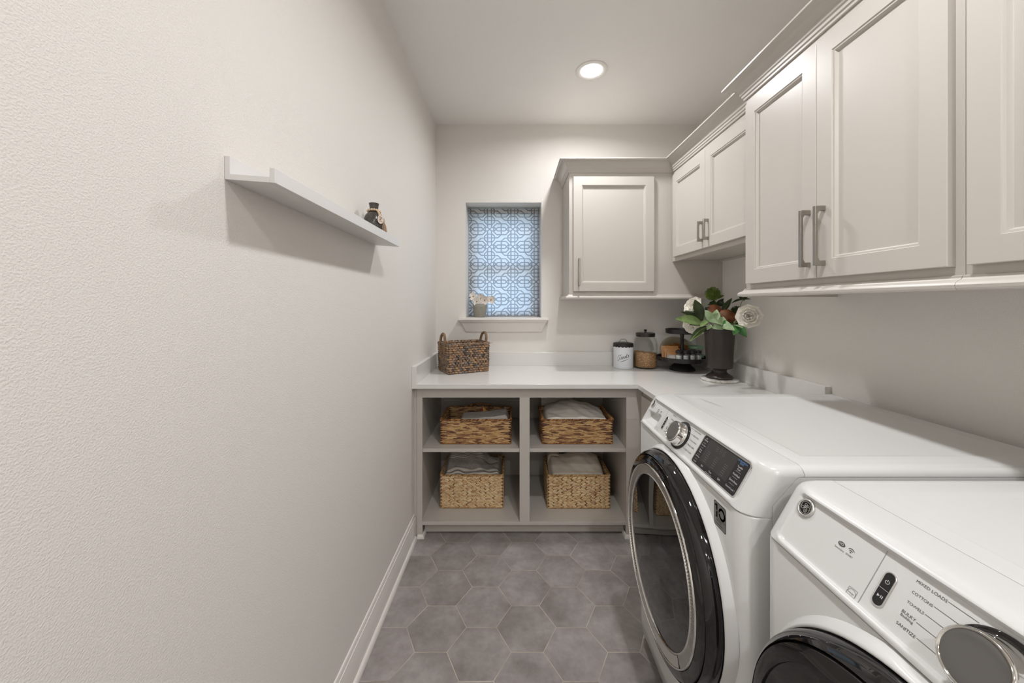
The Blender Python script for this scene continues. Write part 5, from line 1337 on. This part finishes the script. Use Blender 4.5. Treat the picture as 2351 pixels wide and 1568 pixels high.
spray('magnolia_branch', 'twisted magnolia leaves hanging over the left side of the urn rim', [
    (Z(810, 1080, 2.14), Z(430, 1400, 2.08), 0.040, V3((-0.7, -0.5, 0.4)), 'dark_leaf', D(droop=0.12, fold=0.4)),
    (Z(800, 1090, 2.135), Z(425, 1410, 2.075), 0.022, V3((-0.3, -0.9, 0.2)), 'magnolia_light', D(droop=0.10)),
    (Z(820, 1070, 2.15), Z(690, 1225, 2.13), 0.036, V3((-0.6, -0.6, 0.4)), 'dark_leaf', D(droop=0.1)),
    (Z(830, 930, 2.12), Z(650, 1090, 2.07), 0.028, V3((-0.5, -0.8, 0.3)), 'magnolia_light', D(droop=0.06)),
    (Z(900, 1030, 2.12), Z(815, 1150, 2.10), 0.030, V3((-0.6, -0.8, 0.1)), 'pale_leaf', D(droop=0.1))],
    [(MOUTH + V3((-0.03, -0.02, 0.02)), Z(810, 1080, 2.14), 0.0026)])
spray('magnolia_branch', 'pair of rounded copper brown leaves in the middle of the arrangement', [
    (Z(1000, 880, 2.17), Z(985, 575, 2.20), 0.082, V3((-0.1, -0.8, 0.5)), 'copper_leaf', D(droop=0.16, fold=-0.15, shape=1.45, pw=0.62)),
    (Z(1240, 960, 2.12), Z(1300, 690, 2.13), 0.080, V3((-0.2, -0.8, 0.5)), 'copper_leaf', D(droop=0.16, fold=-0.15, shape=1.45, pw=0.62)),
    (Z(1300, 990, 2.11), Z(1460, 860, 2.06), 0.034, V3((0.3, -0.6, 0.7)), 'copper_leaf', D(droop=0.1))],
    [(MOUTH, Z(1000, 880, 2.17), 0.0026), (MOUTH, Z(1240, 960, 2.12), 0.0026)], 'copper_leaf')
cp = Z(1060, 1010, 2.08)
spray('pale_leaf_spray', 'spray of pale gray-green leaves in the front middle of the arrangement', [
    (Z(960, 960, 2.10), Z(770, 700, 2.11), 0.046, F, 'pale_leaf', D(droop=0.06)),
    (Z(1000, 970, 2.09), Z(1035, 690, 2.11), 0.044, F, 'pale_leaf', D(droop=0.05)),
    (Z(1130, 1020, 2.08), Z(1180, 850, 2.09), 0.050, V3((0.1, -0.9, 0.4)), 'pale_leaf', D(droop=0.08)),
    (Z(1150, 1020, 2.07), Z(860, 965, 2.03), 0.050, V3((-0.1, -0.7, 0.8)), 'pale_leaf', D(droop=0.12)),
    (Z(1130, 1050, 2.05), Z(930, 1110, 2.02), 0.040, V3((-0.2, -0.9, 0.2)), 'pale_leaf', D(droop=0.10)),
    (Z(1130, 1050, 2.05), Z(1090, 1140, 2.03), 0.040, V3((0, -1, 0.1)), 'pale_leaf', D(droop=0.06)),
    (Z(1060, 860, 2.10), Z(950, 800, 2.09), 0.035, F, 'pale_leaf', D(droop=0.05)),
    (Z(1240, 940, 2.07), Z(1160, 1050, 2.05), 0.020, V3((0, -1, 0.2)), 'fresh_leaf', D(droop=0.05))],
    [(MOUTH + V3((0, -0.04, 0.02)), cp, 0.0022)])
spray('pale_leaf_spray', 'pale heart-shaped leaves over the right front of the urn rim', [
    (Z(1150, 1060, 2.05), Z(1440, 1165, 2.00), 0.054, V3((0.0, -0.8, 0.6)), 'pale_leaf', D(droop=0.12, shape=0.7)),
    (Z(1230, 1040, 2.06), Z(1330, 1000, 2.04), 0.036, V3((0.1, -0.8, 0.6)), 'pale_leaf', D(droop=0.08))],
    [(MOUTH + V3((0.02, -0.04, 0.02)), Z(1150, 1060, 2.05), 0.0022)])
spray('green_leaf_spray', 'fresh green leaves hanging over the right side of the urn', [
    (Z(1430, 1060, 2.06), Z(1705, 1315, 2.02), 0.062, V3((0.1, -0.9, 0.4)), 'fresh_leaf', D(droop=0.12)),
    (Z(1480, 1050, 2.05), Z(1410, 1275, 2.01), 0.042, V3((-0.2, -0.9, 0.3)), 'fresh_leaf', D(droop=0.08)),
    (Z(1450, 1040, 2.05), Z(1620, 1110, 2.00), 0.032, V3((0, -0.8, 0.6)), 'pale_leaf', D(droop=0.1)),
    (Z(1430, 1020, 2.09), Z(1660, 1020, 2.07), 0.050, V3((0.2, -0.5, 0.8)), 'dark_leaf', D(droop=0.12)),
    (Z(1250, 960, 2.12), Z(1420, 1040, 2.08), 0.045, V3((0.1, -0.5, 0.9)), 'dark_leaf', D(droop=0.1))],
    [(MOUTH + V3((0.03, -0.02, 0.02)), Z(1440, 1050, 2.06), 0.0024)])
spray('dark_leaf_spray', 'narrow dark green leaves standing up around the green flower head', [
    (Z(960, 620, 2.24), Z(830, 590, 2.22), 0.030, V3((0, -0.5, 0.9)), 'dark_leaf', D(droop=0.1)),
    (Z(850, 600, 2.23), Z(650, 575, 2.21), 0.012, V3((0, -0.4, 0.9)), 'magnolia_light', D(droop=0.12)),
    (Z(950, 600, 2.25), Z(985, 490, 2.23), 0.046, F, 'dark_leaf', D(droop=0.05)),
    (Z(1020, 600, 2.26), Z(1190, 445, 2.26), 0.030, V3((0.3, -0.8, 0.4)), 'dark_leaf', D(droop=0.06)),
    (Z(1080, 610, 2.25), Z(1205, 515, 2.23), 0.032, V3((0.2, -0.7, 0.6)), 'dark_leaf', D(droop=0.06)),
    (Z(1040, 440, 2.27), Z(1200, 375, 2.27), 0.020, V3((0.2, -0.6, 0.7)), 'allium_green', D(droop=0.1)),
    (Z(1140, 760, 2.20), Z(1375, 435, 2.20), 0.034, V3((-0.6, -0.7, 0.1)), 'dark_leaf', D(droop=0.05)),
    (Z(830, 700, 2.20), Z(780, 640, 2.20), 0.028, F, 'dark_leaf', D(droop=0.05)),
    (Z(1180, 740, 2.195), Z(1290, 560, 2.19), 0.012, V3((0.6, -0.7, 0.1)), 'magnolia_light', D(droop=0.05))],
    [(MOUTH + V3((0, 0.02, 0.02)), Z(960, 610, 2.25), 0.0026), (MOUTH, Z(1140, 760, 2.20), 0.0022)])
bs = Z(1620, 470, 2.02)
spray('bud_sprig', 'thin sprig with a star of small green leaves at the upper right of the arrangement', [
    (bs, Z(1365, 555, 2.02), 0.018, V3((-0.2, -0.5, 0.9)), 'dark_leaf', D(droop=0.2)),
    (bs, Z(1540, 390, 2.04), 0.016, F, 'dark_leaf', D(droop=0.05)), (bs, Z(1700, 400, 2.01), 0.016, F, 'dark_leaf', D(droop=0.05)),
    (bs, Z(1780, 385, 2.00), 0.014, V3((0, -0.6, 0.8)), 'dark_leaf', D(droop=0.1)), (bs, Z(1800, 462, 2.00), 0.016, V3((0, -0.5, 0.9)), 'dark_leaf', D(droop=0.12)),
    (bs, Z(1640, 505, 1.98), 0.016, V3((0, -0.4, 0.9)), 'magnolia_light', D(droop=0.1))],
    [(MOUTH + V3((0.03, -0.03, 0)), Z(1550, 660, 2.06), 0.0020), (Z(1550, 660, 2.06), bs, 0.0016)])
